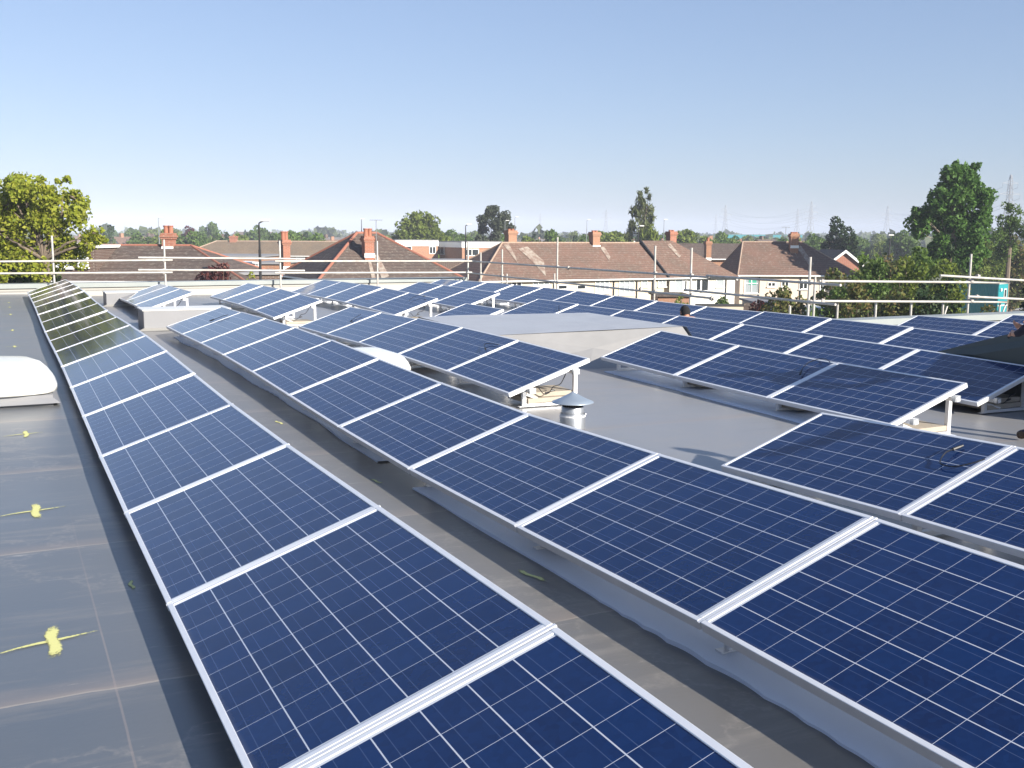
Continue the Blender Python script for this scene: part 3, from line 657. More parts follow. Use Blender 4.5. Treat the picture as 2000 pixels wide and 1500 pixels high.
# ------------------------------------------------------------------ scaffold guard rails
def scaf(label, loc): return thing('scaffold_rail', label, 'scaffolding', loc, 'scaffold guard rails round the roof')
TR = .028
def upright(T, p, z0, z1, lean=0):
    mb = MB(); mb.tube((p.x, p.y, z0), (p.x+lean, p.y, z1), TR, n=12); mb.build('upright', M_TUBE, T, smooth=False)
def tube(T, a, b): mb = MB(); mb.tube(a, b, TR, n=12); mb.build('rail', M_TUBE, T)
def coupler(T, p, s=.05):
    mb = MB(); mb.box(p.x-s, p.x+s, p.y-s, p.y+s, p.z-s*.9, p.z+s*.9); mb.tube((p.x, p.y, p.z-s*1.3), (p.x, p.y, p.z+s*1.3), s*.6, n=8); mb.build('coupler', M_COUP, T, bevel=.01)
YA = 30.9
T = scaf('pale scaffold guard rail along the far edge of the roof', aty(546, 560, YA))
for px, top, bot in ((101, 460, 549), (320, 468, 556), (546, 470, 560), (736.5, 471, 560), (914, 472, 549)):
    a = aty(px, top, YA); upright(T, a, roof_z(a.x, YA)+.01, a.z)
    mb = MB(); mb.box(a.x-.075, a.x+.075, YA-.075, YA+.075, roof_z(a.x, YA)+.004, roof_z(a.x, YA)+.012); mb.build('base_plate', M_COUP, T)
for i, (x0, y0, x1, y1) in enumerate(((-160, 512, 337, 508), (270, 503, 595, 505.5), (537, 510, 922, 510), (-160, 535, 337, 532), (270, 527, 595, 528.5), (537, 533, 922, 532))):
    tube(T, aty(x0, y0, YA-.06), aty(x1, y1, YA-.06))
for px, py in ((101, 510), (101, 534), (320, 504), (320, 509), (320, 527), (320, 533), (546, 505), (546, 510), (546, 529), (546, 533), (736, 510), (736, 533), (914, 510), (914, 532)): coupler(T, aty(px, py, YA-.03), .035)
TR = .0245
XB = XE+.55
T = scaf('grey scaffold guard rail in front of the cream houses', atx(1280, 560, XB))
for px, top in ((939, 493), (981, 487), (1089, 463), (1280, 480), (1351, 484), (1583, 502)):
    a = atx(px, top, XB); upright(T, a, GZ, a.z)
for px, top in ((1083, 534), (990, 535)):
    a = atx(px, top, XB+.12); upright(T, a, GZ, a.z)
def xr(p, q, off=-.07): tube(T, atx(*p, XB+off), atx(*q, XB+off))
xr((905, 509), (1440, 545.5)); xr((905, 532), (1395, 583)); xr((1380, 538.5), (1642, 557), -.13); xr((1337, 566), (1632, 595), -.13)
for p in ((939, 511.5), (981, 514), (1089, 520.5), (1280, 533.5), (1351, 538), (1583, 552), (939, 534), (981, 538), (1089, 551), (1280, 570), (1351, 576), (1583, 590)): coupler(T, atx(*p, XB-.04), .037)
for p in ((1385, 541), (1252, 565), (1110, 523), (1390, 583)): coupler(T, atx(*p, XB-.08), .04)
YC = YS+.6
T = scaf('pale scaffold guard rail in front of the shrubs at the right', aty(1750, 548, YC))
for px, top in ((1592, 540), (1897, 496)):
    a = aty(px, top, YC); upright(T, a, GZ, a.z, .0)
tube(T, aty(1600, 549, YC-.06), aty(1972, 552, YC-.06)); tube(T, aty(1588, 588, YC-.06), aty(1965, 590, YC-.06))
tube(T, aty(1836, 538, YC-.18), aty(2090, 553, YC-.18)); tube(T, aty(1890, 579, YC-.18), aty(2090, 589, YC-.18))
for px, y0, y1 in ((1543, 597, 615), (1636, 593, 622), (1711, 590, 620), (1780, 590, 619), (1842, 593, 618), (1953, 590, 618)):
    a = aty(px, y0, YC+.06); b = aty(px, y1, YC+.06); upright(T, a, b.z-.3, a.z)
a = aty(1850, 598, YC+.1); mb = MB(); mb.tube(a, aty(1843, 620, YC+.1), TR*.8); mb.build('brace', M_TUBE, T); mb = MB(); mb.tube(aty(1965, 592, YC+.1), aty(1956, 618, YC+.1), TR*.8); mb.build('brace', M_TUBE, T)
for p in ((1897, 549), (1897, 587), (1910, 540), (1908, 580), (1606, 550), (1606, 588)): coupler(T, aty(*p, YC-.06), .04)

# ------------------------------------------------------------------ ground
mb = MB()
xs = list(range(-6000, 6001, 600)); n = 0
for j, y in enumerate(xs):
    for x in xs: mb.v.append((x, y, GZ))
W = len(xs)
for j in range(W-1):
    for i in range(W-1): mb.f.append((j*W+i, j*W+i+1, (j+1)*W+i+1, (j+1)*W+i)); mb.m.append(0)
o = mb.build('ground', M_GRASS); tag(o, kind='structure')
mb = MB()
def roadstrip(a, b, wd):
    a = Vector(a); b = Vector(b); d = (b-a).normalized(); s_ = Vector((-d.y, d.x, 0))*wd/2; mb.quad(a-s_, b-s_, b+s_, a+s_)
roadstrip(LD(-90, 104, GZ+.01), LD(120, 118, GZ+.01), 8); o = mb.build('road', M_ROAD); tag(o, kind='structure')
mb = MB()
for s in (-5.2, 5.2):
    a = LD(-90, 104+s, GZ+.0); b = LD(120, 118+s, GZ+.0); d = (b-a).normalized(); q = Vector((-d.y, d.x, 0)); 
    mb.quad(a-q*.9+Vector((0, 0, .12)), b-q*.9+Vector((0, 0, .12)), b+q*.9+Vector((0, 0, .12)), a+q*.9+Vector((0, 0, .12)))
    for t in (-.9, .9): mb.quad(a+q*t, b+q*t, b+q*t+Vector((0, 0, .12)), a+q*t+Vector((0, 0, .12)))
o = mb.build('pavement', M_FELT); tag(o, kind='structure')

# ------------------------------------------------------------------ houses
class House:
    """box house with a hipped or gabled roof; A = front left eave corner, e1 along the front, e2 to the back"""
    def __init__(s, label, A, ang, L, Dp, zr, hips=(1, 1), mroof=None, mwall=None, mridge=None, cat='house', group=None, ridge_r=.11, name='hip_roofed_house', eave_over=.25):
        s.e1 = (RH*math.cos(ang)+FH*math.sin(ang)); s.e2 = (-RH*math.sin(ang)+FH*math.cos(ang)); s.A = Vector(A); s.L = L; s.Dp = Dp; s.zr = zr; s.ze = s.A.z
        s.T = thing(name, label, cat, (s.A.x, s.A.y, GZ), group); s.ov = eave_over
        P = s.P; ze = s.ze; ov = eave_over
        w = MB(); q = [P(ov, ov), P(L-ov, ov), P(L-ov, Dp-ov), P(ov, Dp-ov)]
        for i in range(4):
            a, b = q[i], q[(i+1) % 4]; w.quad((a.x, a.y, GZ-.3), (b.x, b.y, GZ-.3), (b.x, b.y, ze-.03), (a.x, a.y, ze-.03))
        h = Dp/2; xl = h*hips[0]*.95; xr_ = L-h*hips[1]*.95
        R1 = P(xl if hips[0] else 0, h); R2 = P(xr_ if hips[1] else L, h); R1.z = R2.z = zr; s.R1 = R1; s.R2 = R2
        c = [P(0, 0), P(L, 0), P(L, Dp), P(0, Dp)]
        for p in c: p.z = ze
        s.c = c
        if not hips[0]: a, b = P(ov, ov), P(ov, Dp-ov); w.quad((a.x, a.y, ze-.03), (b.x, b.y, ze-.03), tuple(P(ov, h, zr-.12)))
        if not hips[1]: a, b = P(L-ov, ov), P(L-ov, Dp-ov); w.quad((b.x, b.y, ze-.03), (a.x, a.y, ze-.03), tuple(P(L-ov, h, zr-.12)))
        s.wall = w.build('wall', mwall, s.T)
        r = MB(); r.quad(c[0], c[1], R2, R1); r.quad(c[2], c[3], R1, R2)
        if hips[0]: r.quad(c[3], c[0], R1)
        if hips[1]: r.quad(c[1], c[2], R2)
        dz = Vector((0, 0, .10)); r.quad(*[p-dz for p in (c[3], c[2], c[1], c[0])])
        for i in range(4): r.quad(c[i]-dz, c[(i+1) % 4]-dz, c[(i+1) % 4], c[i], mi=1)
        s.roof = r.build('roof', [mroof, M_WHITEP], s.T)
        if mridge:
            t = MB(); t.tube(R1, R2, ridge_r, n=8)
            if hips[0]: t.tube(R1, c[0], ridge_r, n=8); t.tube(R1, c[3], ridge_r, n=8)
            if hips[1]: t.tube(R2, c[1], ridge_r, n=8); t.tube(R2, c[2], ridge_r, n=8)
            sub(t, 'ridge_tiles', mridge, s.roof)
        gt = MB(); gt.tube(P(0, -.07, ze-.06), P(L, -.07, ze-.06), .06, n=8); gt.build('gutter', s_gut, s.T)
    def P(s, u, v, z=0): q = s.A+s.e1*u+s.e2*v; return Vector((q.x, q.y, z))
    def hit(s, px, py, v=None):
        v = s.ov if v is None else v
        r = ray(px, py); o = s.P(0, v, 0); n = s.e2; t = (o-CAM).dot(Vector((n.x, n.y, 0)))/r.dot(Vector((n.x, n.y, 0))); p = CAM+r*t
        return (p-s.A).dot(s.e1), p.z
    def window(s, x0, y0, x1, y1, kind='curtain', name='window', mull=1, v=None):
        v = s.ov if v is None else v
        u0, z1 = s.hit(x0, y0, v); u1, _ = s.hit(x1, y0, v); _, z0 = s.hit(x0, y1, v); f = .07
        fr = MB()
        def bx(a, b, c, d, o0=-.05, o1=.0, mb=fr):
            pts = [s.P(a, v+o0, c), s.P(b, v+o0, c), s.P(b, v+o0, d), s.P(a, v+o0, d)]; bk_ = [s.P(a, v+o1, c), s.P(b, v+o1, c), s.P(b, v+o1, d), s.P(a, v+o1, d)]
            mb.quad(*pts)
            for i in range(4): j = (i+1) % 4; mb.quad(pts[j], pts[i], bk_[i], bk_[j])
        bx(u0, u0+f, z0, z1); bx(u1-f, u1, z0, z1); bx(u0+f, u1-f, z0, z0+f); bx(u0+f, u1-f, z1-f, z1)
        for i in range(mull): c = u0+(u1-u0)*(i+1)/(mull+1); bx(c-.035, c+.035, z0+f, z1-f)
        if (z1-z0) > 1.0 and kind != 'door': bx(u0+f, u1-f, z1-.42, z1-.36, -.045)
        w = fr.build(name, M_WHITEP, s.T)
        g_ = MB(); g_.quad(s.P(u0+f, v-.012, z0+f), s.P(u1-f, v-.012, z0+f), s.P(u1-f, v-.012, z1-f), s.P(u0+f, v-.012, z1-f)); sub(g_, 'pane', {'curtain': M_CURT, 'dark': M_GLASS, 'door': M_GLASS, 'green': M_CURT}[kind], w)
        if kind == 'green': g_ = MB(); g_.quad(s.P(u0+f+.3, v-.03, z1-.5), s.P(u0+1.0, v-.03, z1-.5), s.P(u0+1.0, v-.03, z1-f), s.P(u0+f+.3, v-.03, z1-f)); sub(g_, 'blind', M_GRNBLIND, w)
        sl_ = MB(); bx(u0-.05, u1+.05, z0-.07, z0-.002, -.11, 0, sl_); sub(sl_, 'sill', M_WHITEP, w)
    def chimney(s, px, wpx, top, bot, D, mt=None, pots=2, pot_h=.45, dp=None, base=True, ang=None):
        mt = mt or M_BR; c = at(px, bot, D); wd = wpx/CF*D; zt = zat(px, top, D); zb = c.z-1.3; dp = dp or wd
        e1, e2 = s.e1, s.e2; M = Matrix((e1, e2, Vector((0, 0, 1)))).transposed().to_4x4(); M.translation = Vector((c.x, c.y, 0))+e2*(dp/2)
        mb = MB(); h = wd/2; d2 = dp/2
        mb.box(-h, h, -d2, d2, zb, zt-.32, M); mb.box(-h-.05, h+.05, -d2-.05, d2+.05, zt-.32, zt-.22, M); mb.box(-h-.09, h+.09, -d2-.09, d2+.09, zt-.22, zt-.12, M); mb.box(-h-.04, h+.04, -d2-.04, d2+.04, zt-.12, zt, M)
        ch = mb.build('chimney', mt, s.T); ch.parent = s.roof
        mb = MB(); zf = c.z
        mb.box(-h-.03, h+.03, -d2-.03, -d2+.0, zf-.12, zf+.12, M); sub2(mb, 'flashing', M_WHITEP, ch, s.T)
        for i in range(pots):
            t = (-.5+(i+.5)/pots)*wd*.85; mb = MB(); p = M @ Vector((t, 0, 0)); mb.lathe((p.x, p.y, zt), [(.13, -.02), (.12, pot_h*.8), (.15, pot_h*.85), (.15, pot_h), (.1, pot_h), (.09, pot_h*.5)], n=12); sub2(mb, 'chimney_pot', M_POT, ch, s.T)
        return ch
    def pipe(s, px, name='downpipe', m_=None):
        u, _ = s.hit(px, 560); p = s.P(u, s.ov-.06); mb = MB(); mb.tube((p.x, p.y, GZ), (p.x, p.y, s.ze-.1), .045, n=8); mb.build(name, m_ or M_VALLEY, s.T)
    def stain(s, pts, off=.02):
        """thin lichen streak lying on the front slope: pts are pixels, projected on the slope plane"""
        n = (s.c[1]-s.c[0]).cross(s.R1-s.c[0]).normalized()
        if n.z < 0: n = -n
        q = []
        for (px, py) in pts: r = ray(px, py); t = (s.c[0]-CAM).dot(n)/r.dot(n); q.append(CAM+r*t+n*off)
        mb = MB(); mb.quad(*q); sub(mb, 'lichen_streak', M_LICH, s.roof)
def sub2(mb, name, m_, part, root, **k): o = mb.build(name, m_, root, **k); o.parent = part.parent; return o
s_gut = M_WHITEP
PHI = math.atan2(.457, .89)
# F: long terrace, left house
zE = -1.43
A = LD(lat(935, 73), 73, zE)
F1 = House('long cream terrace house with red-brown hipped roof and two brick chimneys', A, PHI, 16.2, 8, 1.22, (1, 0), M_T_RED, M_CREAM, M_RIDGEB, ridge_r=.07, group='houses facing the roof')
F1.chimney(1001.5, 18, 450, 478, 78.0, pots=2, pot_h=.12); F1.chimney(1165, 16, 453, 482, 80.9, pots=2, pot_h=.12)
for wv in ((998, 549, 1019, 560, 'dark', 1), (1040, 547, 1073, 560, 'curtain', 2), (1089, 556, 1108, 566, 'dark', 0), (1126, 556, 1144, 566, 'dark', 0), (1162, 548, 1190, 573, 'curtain', 2), (1209, 547, 1239, 576, 'curtain', 2), (1252, 547, 1265, 560, 'curtain', 0)):
    F1.window(*wv[:5], mull=wv[5])
F1.stain([(1012, 486), (1030, 482), (1062, 510), (1066, 540), (1040, 512)], .03); F1.stain([(983, 478), (992, 474), (1006, 500), (1012, 516)], .03); F1.stain([(1172, 484), (1180, 482), (1192, 502), (1190, 510)], .03)
a = LD(lat(1251, 79.3), 79.3, zE)
a = F1.P(16.2, 0, zE+.0)
F2 = House('end terrace house with white wall and red-brown hip roof behind the middle scaffold poles', a+F1.e1*.02, PHI, 6.9, 8, 1.40, (0, 1), M_T_RED, M_WHITE, None, group='houses facing the roof')
mb = MB(); mb.tube(F2.P(-.02, 4, 1.44), F2.P(-.02, -.0, zE+.08), .09, n=8); mb.build('verge_strip', M_VALLEY, F2.T)
F2.chimney(1315, 15, 452, 479, 84.8, mt=M_BRR, pots=2, pot_h=.12)
for wv in ((1285, 546, 1301, 560, 'curtain', 1), (1318, 545, 1334, 570, 'curtain', 0), (1336, 547, 1342, 566, 'dark', 0), (1359, 545, 1369, 568, 'dark', 0), (1398, 545, 1414, 561, 'curtain', 0)): F2.window(*wv[:5], mull=wv[5])
F2.window(1369, 545, 1384, 569, 'door', 'balcony_door', 0)
F2.stain([(1302, 478), (1309, 476), (1330, 500), (1326, 504)], .03)
for q in (1274, 1417): F2.pipe(q)
for q in (1081, 1198, 1243): F1.pipe(q)
# G: detached pair
A = LD(lat(1438, 85), 85, zat(1440, 537, 85))
G = House('cream semi-detached house with red-brown hipped roof and brick chimney behind the right poles', A, R(2), 10.2, 8, zat(1460, 472, 89), (.35, 1), M_T_RED, M_PINK, M_RIDGEB, ridge_r=.06, group='houses facing the roof')
G.chimney(1552, 15, 456, 482, 87, mt=M_BR, pots=3, pot_h=.12)
for wv in ((1454, 544, 1482, 573, 'green', 1), (1499, 551, 1515, 560, 'dark', 1), (1526, 546, 1541, 560, 'dark', 1), (1561, 547, 1578, 565, 'dark', 1), (1601, 555, 1611, 572, 'curtain', 0)): G.window(*wv[:5], mull=wv[5])
G.stain([(1556, 484), (1564, 480), (1590, 516), (1584, 524)], .03); G.stain([(1540, 484), (1548, 482), (1556, 500)], .03)
for q in (1482, 1563): G.pipe(q)
# roof behind, between F2 and G, with a tall thin chimney
A = LD(lat(1330, 104), 104, zat(1340, 505, 104))
X = House('brown roofed house behind the gap between the two cream houses, with a tall thin chimney', A, R(3), 9, 8, zat(1390, 475, 108), (0, 0), M_T_BRN, M_BR, None)
X.chimney(1384, 10, 471, 506, 92, mt=M_BR, pots=1, pot_h=.3, dp=.9)
# D: dark hipped roof with red hips
A = LD(lat(622, 55), 55, zat(622, 547, 55))
Dh = House('dark hip-roofed house with bright terracotta ridges and two chimneys', A, PHI, 8.4, 8.4, zat(698, 455, 59.3), (.9, .9), M_T_BRN, M_BRD, M_RIDGE, ridge_r=.085, group='houses facing the roof')
Dh.chimney(722, 19, 461, 499, 57.6, mt=M_BRR, pots=2, pot_h=.42); Dh.chimney(561, 14, 468, 524, 63, mt=M_BRR, pots=2, pot_h=.5, dp=.9)
Dh.stain([(728, 500), (738, 498), (760, 540), (745, 546), (738, 520)], .03); Dh.stain([(716, 500), (722, 502), (734, 546), (726, 546)], .03)
# A: left dark roof with dormer
A = LD(lat(60, 50), 50, zat(300, 549, 50))
Ah = House('dark brown hip-roofed house with red ridge tiles and a white dormer behind the left tree', A, R(0), 10.4, 8, zat(300, 479, 54), (0, 1), M_T_BRN, M_BRD, M_RIDGE, ridge_r=.065, group='houses facing the roof')
Ah.chimney(327, 21, 455, 486, 53.2, mt=M_BRR, pots=2, pot_h=.38)
mb = MB(); u0, z1 = Ah.hit(84, 484, .9); u1, _ = Ah.hit(186, 484, .9); _, z0 = Ah.hit(100, 532, .9)
def bx(H, mb, a, b, v0, v1, c, d):
    p = [H.P(a, v0, c), H.P(b, v0, c), H.P(b, v1, c), H.P(a, v1, c), H.P(a, v0, d), H.P(b, v0, d), H.P(b, v1, d), H.P(a, v1, d)]
    for f in ((0, 1, 5, 4), (1, 2, 6, 5), (2, 3, 7, 6), (3, 0, 4, 7), (4, 5, 6, 7)): mb.quad(*[p[i] for i in f])
bx(Ah, mb, u0, u1, .9, 4.3, z0, z1); dm = mb.build('dormer', M_BRD, Ah.T)
mb = MB(); bx(Ah, mb, u0-.1, u1+.1, .75, 4.3, z1+.0, z1+.14); dr = mb.build('dormer_roof', M_WHITEP, Ah.T)
Ah.window(108, 490, 141, 523, 'curtain', mull=1, v=.86); Ah.window(151, 490, 172, 522, 'curtain', mull=0, v=.86)
# B: long olive roof behind
A = LD(lat(352, 150), 150, zat(500, 499, 150))
Bh = House('long olive-brown tiled terrace roof with small chimney behind the white gutter', A, R(0), 26.5, 9, zat(500, 471, 154.5), (1, 0), M_T_OLV, M_BR, M_RIDGEB, ridge_r=.1)
Bh.chimney(455, 13, 461, 482, 152.8, mt=M_BRR, pots=1, pot_h=.2)
Bh.window(578, 502, 596, 512, 'curtain', mull=1)
A = LD(lat(180, 140), 140, zat(240, 500, 140)); 
# low garages and conservatory between A and D
def slabhouse(name, label, cat, px0, px1, ytop, D, dep, mwall, mroof, ang=0, over=.15, group=None, zb=None):
    zt = zat((px0+px1)/2, ytop, D); T = thing(name, label, cat, LD(lat((px0+px1)/2, D), D, GZ), group); e1 = RH*math.cos(ang)+FH*math.sin(ang); e2 = -RH*math.sin(ang)+FH*math.cos(ang)
    L = (px1-px0)/CF*D/math.cos(ang); A_ = LD(lat(px0, D), D, 0); M = Matrix((e1, e2, Vector((0, 0, 1)))).transposed().to_4x4(); M.translation = A_
    mb = MB(); mb.box(0, L, 0, dep, GZ-.3, zt-.12, M); wl = mb.build('wall', mwall, T); mb = MB(); mb.box(-over, L+over, -over, dep+over, zt-.12, zt, M); rf = mb.build('roof', mroof, T)
    return T, M, L, zt
slabhouse('garage_block', 'low garage block with grey flat roof behind the dark red shrub', 'garage', 385, 512, 499, 88, 9, M_BR, M_FELT)
T, M, L, zt = slabhouse('garage_block', 'small orange brick garage left of the tall thin chimney', 'garage', 500, 552, 512, 70, 5, M_BR, M_FELT)
T, M, L, zt = slabhouse('conservatory', 'white framed conservatory beside the orange brick garage', 'conservatory', 452, 500, 512, 66, 3, M_CURT, M_WHITEP, .5)
mb = MB()
for i in range(9): mb.box(L*i/8-.04, L*i/8+.04, -.06, -.003, zt-2.3, zt-.12, M)
mb.box(0, L, -.05, -.003, zt-1.3, zt-1.22, M); mb.build('window_frame', M_WHITEP, T)
slabhouse('outbuilding', 'grey felt roofed outbuilding at the foot of the dark hipped house', 'outbuilding', 470, 545, 532, 52, 5, M_BRD, M_FELT, R(20))
# E: staggered flat-roofed brick block
def flat_block(label, px, D, ytop, W_, Dp, ang, mfr, wins, fascia=.75, mf=M_WHITEP):
    zt = zat(px, ytop, D); e1 = RH*math.cos(ang)+FH*math.sin(ang); e2 = -RH*math.sin(ang)+FH*math.cos(ang); A_ = LD(lat(px, D), D, 0)
    M = Matrix((e1, e2, Vector((0, 0, 1)))).transposed().to_4x4(); M.translation = A_
    T = thing('flat_roofed_house', label, 'house', (A_.x, A_.y, GZ), 'flat-roofed brick houses')
    mb = MB(); mb.box(0, W_, 0, Dp, GZ-.3, zt-.02, M); wl = mb.build('wall', mfr, T)
    mb = MB(); mb.box(-.08, W_+.08, -.1, Dp+.1, zt-fascia, zt+.0, M); mb.build('fascia', mf, T); mb = MB(); mb.box(-.12, W_+.12, -.14, Dp+.14, zt+.002, zt+.12, M); mb.build('roof', M_FELT, T)
    for (x0, y0, x1, y1, side) in wins:
        nrm = e2 if side == 'f' else e1; off = -.02
        def hit(px_, py_):
            r = ray(px_, py_); t = (A_-CAM).dot(nrm)/r.dot(nrm); p = CAM+r*t; return ((p-A_).dot(e1 if side == 'f' else e2), p.z)
        a, z1 = hit(x0, y0); b, _ = hit(x1, y0); _, z0 = hit(x0, y1)
        if a > b: a, b = b, a
        mb = MB(); m2 = MB()
        if side == 'f': mb.box(a, b, -.06, -.003, z0, z1, M); m2.box(a+.1, (a+b)/2-.05, -.07, -.063, z0+.1, z1-.1, M); m2.box((a+b)/2+.05, b-.1, -.07, -.063, z0+.1, z1-.1, M)
        else: mb.box(-.06, -.003, a, b, z0, z1, M); m2.box(-.07, -.063, a+.1, (a+b)/2-.05, z0+.1, z1-.1, M); m2.box(-.07, -.063, (a+b)/2+.05, b-.1, z0+.1, z1-.1, M)
        w_ = mb.build('window', M_WHITEP, T); sub(m2, 'pane', M_GLASS, w_)
    return T
flat_block('orange brick flat-roofed house with white fascia behind the dark hipped roof', 773, 148, 470, 6.5, 8, PHI, M_BR, [(778, 480, 804, 496, 'f'), (838, 481, 851, 496, 'f'), ])
flat_block('flat-roofed brick house with dark shaded side wall between two orange fronts', 902, 146, 473, 6.2, 8, PHI, M_BR, [(853, 480, 868, 497, 's'), (908, 486, 935, 500, 'f')])
slabhouse('garage_block', 'low dark brick wing with two small windows below the flat-roofed houses', 'garage', 822, 905, 507, 118, 6, M_BRD, M_FELT)
# H: gable end
D_ = 118; A = LD(lat(1613, D_), D_, zat(1620, 518, D_))
zz = zat(1643, 489, D_)
def gable(label, px0, px1, apex_x, yap, yev, D, dep, mw, mr, group=None, barge=M_WHITEP, ang=0, name='gabled_house'):
    e1 = RH*math.cos(ang)+FH*math.sin(ang); e2 = -RH*math.sin(ang)+FH*math.cos(ang)
    A_ = LD(lat(px0, D), D, 0); L = (px1-px0)/CF*D; za = zat(apex_x, yap, D); ze = zat(px0, yev, D); T = thing(name, label, 'house', (A_.x, A_.y, GZ), group)
    P = lambda u, v, z: Vector((*(A_+e1*u+e2*v).xy, z))
    mb = MB(); mb.quad(P(0, 0, GZ-.3), P(L, 0, GZ-.3), P(L, 0, ze), P(L/2, 0, za), P(0, 0, ze)); mb.quad(P(L, dep, GZ-.3), P(0, dep, GZ-.3), P(0, dep, ze), P(L/2, dep, za), P(L, dep, ze)); mb.quad(P(0, dep, GZ-.3), P(0, 0, GZ-.3), P(0, 0, ze), P(0, dep, ze)); mb.quad(P(L, 0, GZ-.3), P(L, dep, GZ-.3), P(L, dep, ze), P(L, 0, ze)); mb.build('wall', mw, T)
    mb = MB(); o = .3; sl_ = (za-ze)/(L/2)
    for s in (0, 1):
        u0 = -o if s == 0 else L+o
        a, b, c, d = P(u0, -o, ze-sl_*o+.06), P(L/2, -o, za+.06), P(L/2, dep+o, za+.06), P(u0, dep+o, ze-sl_*o+.06); mb.quad(*([a, b, c, d] if s else [d, c, b, a])); dz = Vector((0, 0, .1)); mb.quad(*([d-dz, c-dz, b-dz, a-dz] if s else [a-dz, b-dz, c-dz, d-dz]))
    rf = mb.build('roof', mr, T)
    if barge:
        mb = MB()
        for s in (0, 1):
            u0 = -o if s == 0 else L+o
            mb.quad(P(u0, -o-.02, ze-sl_*o-.25), P(u0, -o-.02, ze-sl_*o+.08), P(L/2, -o-.02, za+.08), P(L/2, -o-.02, za-.25))
        mb.build('bargeboard', barge, T)
    return T
gable('red brick gable end with white bargeboards behind the cream semi-detached house', 1608, 1680, 1643, 489, 517, 118, 9, M_BRR, M_T_BRN)
gable('small pale gabled house right of the conifers beyond a black pole', 1731, 1747, 1739, 480, 488, 240, 3, M_WHITE, M_T_GRY)
# outbuildings below the facades
slabhouse('outbuilding', 'brown lean-to roof below the white end terrace house', 'outbuilding', 1284, 1345, 576, 66, 3.5, M_BR, M_T_BRN)
T, M, L, zt = slabhouse('garden_wall', 'cream garden wall with dark coping below the cream houses', 'garden wall', 1360, 1455, 594, 60, .3, M_CREAM, M_VALLEY, 0, .04)
T, M, L, zt = slabhouse('outbuilding', 'pale outbuilding with a long low window below the semi-detached house', 'outbuilding', 1478, 1518, 590, 60, 4, M_WHITE, M_FELT)
mb = MB(); mb.box(.15, .45, -.03, -.003, zt-.75, zt-.45, M); mb.box(.55, 1.1, -.03, -.003, zt-.75, zt-.45, M); mb.build('window', M_GLASS, T)
mb = MB()
T, M, L, zt = slabhouse('fence_panel', 'dark brown timber fence beside the pale outbuilding', 'fence', 1452, 1477, 592, 59, .1, M_T_BRN, M_T_BRN, 0, .01)
T, M, L, zt = slabhouse('caravan', 'small white caravan with two dark windows parked behind the scaffold', 'caravan', 1588, 1612, 601, 55, 2.2, M_WHITEP, M_WHITEP, 0, .02)
mb = MB(); mb.box(.08, .28, -.03, -.003, zt-.32, zt-.2, M); mb.box(.38, .58, -.03, -.003, zt-.32, zt-.2, M); mb.build('window', M_GLASS, T)

# teal site cabin
def cabin():
    D = 92; ang = R(40); e1 = RH*math.cos(ang)+FH*math.sin(ang); e2 = -RH*math.sin(ang)+FH*math.cos(ang)
    A_ = LD(lat(1947, D), D, 0); z1 = zat(1947, 552, D); z0 = zat(1947, 608, D)-3
    T = thing('site_cabin', 'teal steel site cabin with a small window in its bright end', 'cabin', (A_.x, A_.y, GZ))
    M = Matrix((e1, e2, Vector((0, 0, 1)))).transposed().to_4x4(); M.translation = A_
    W_ = 1.75; Ln = 5.2; mb = MB(); mb.box(0, W_, 0, Ln, z0, z1-.12, M)
    k = 0
    while k*.25 < Ln-.1: mb.box(-.03, -.001, k*.25+.03, k*.25+.13, z0+.1, z1-.25, M); k += 1
    mb.build('body', M_TEALD, T)
    mb = MB(); mb.box(-.06, W_+.06, -.06, Ln+.06, z1-.118, z1, M); mb.build('roof', M_WHITEP, T)
    mb = MB(); mb.box(.95, 1.45, -.05, -.003, z1-1.35, z1-.55, M); w_ = mb.build('window', M_WHITEP, T); mb = MB(); mb.box(1.02, 1.38, -.06, -.052, z1-1.28, z1-.62, M); sub(mb, 'pane', M_GLASS, w_)
    mb = MB(); mb.box(.2, .42, -.12, -.003, z1-.75, z1-.5, M); mb.build('lamp', M_WHITEP, T)
    mb = MB(); zs = zat(1947, 597, D); mb.box(-.02, W_+.02, -.03, -.003, zs-.05, zs+.05, M); mb.build('stripe', M_WHITEP, T)
cabin()

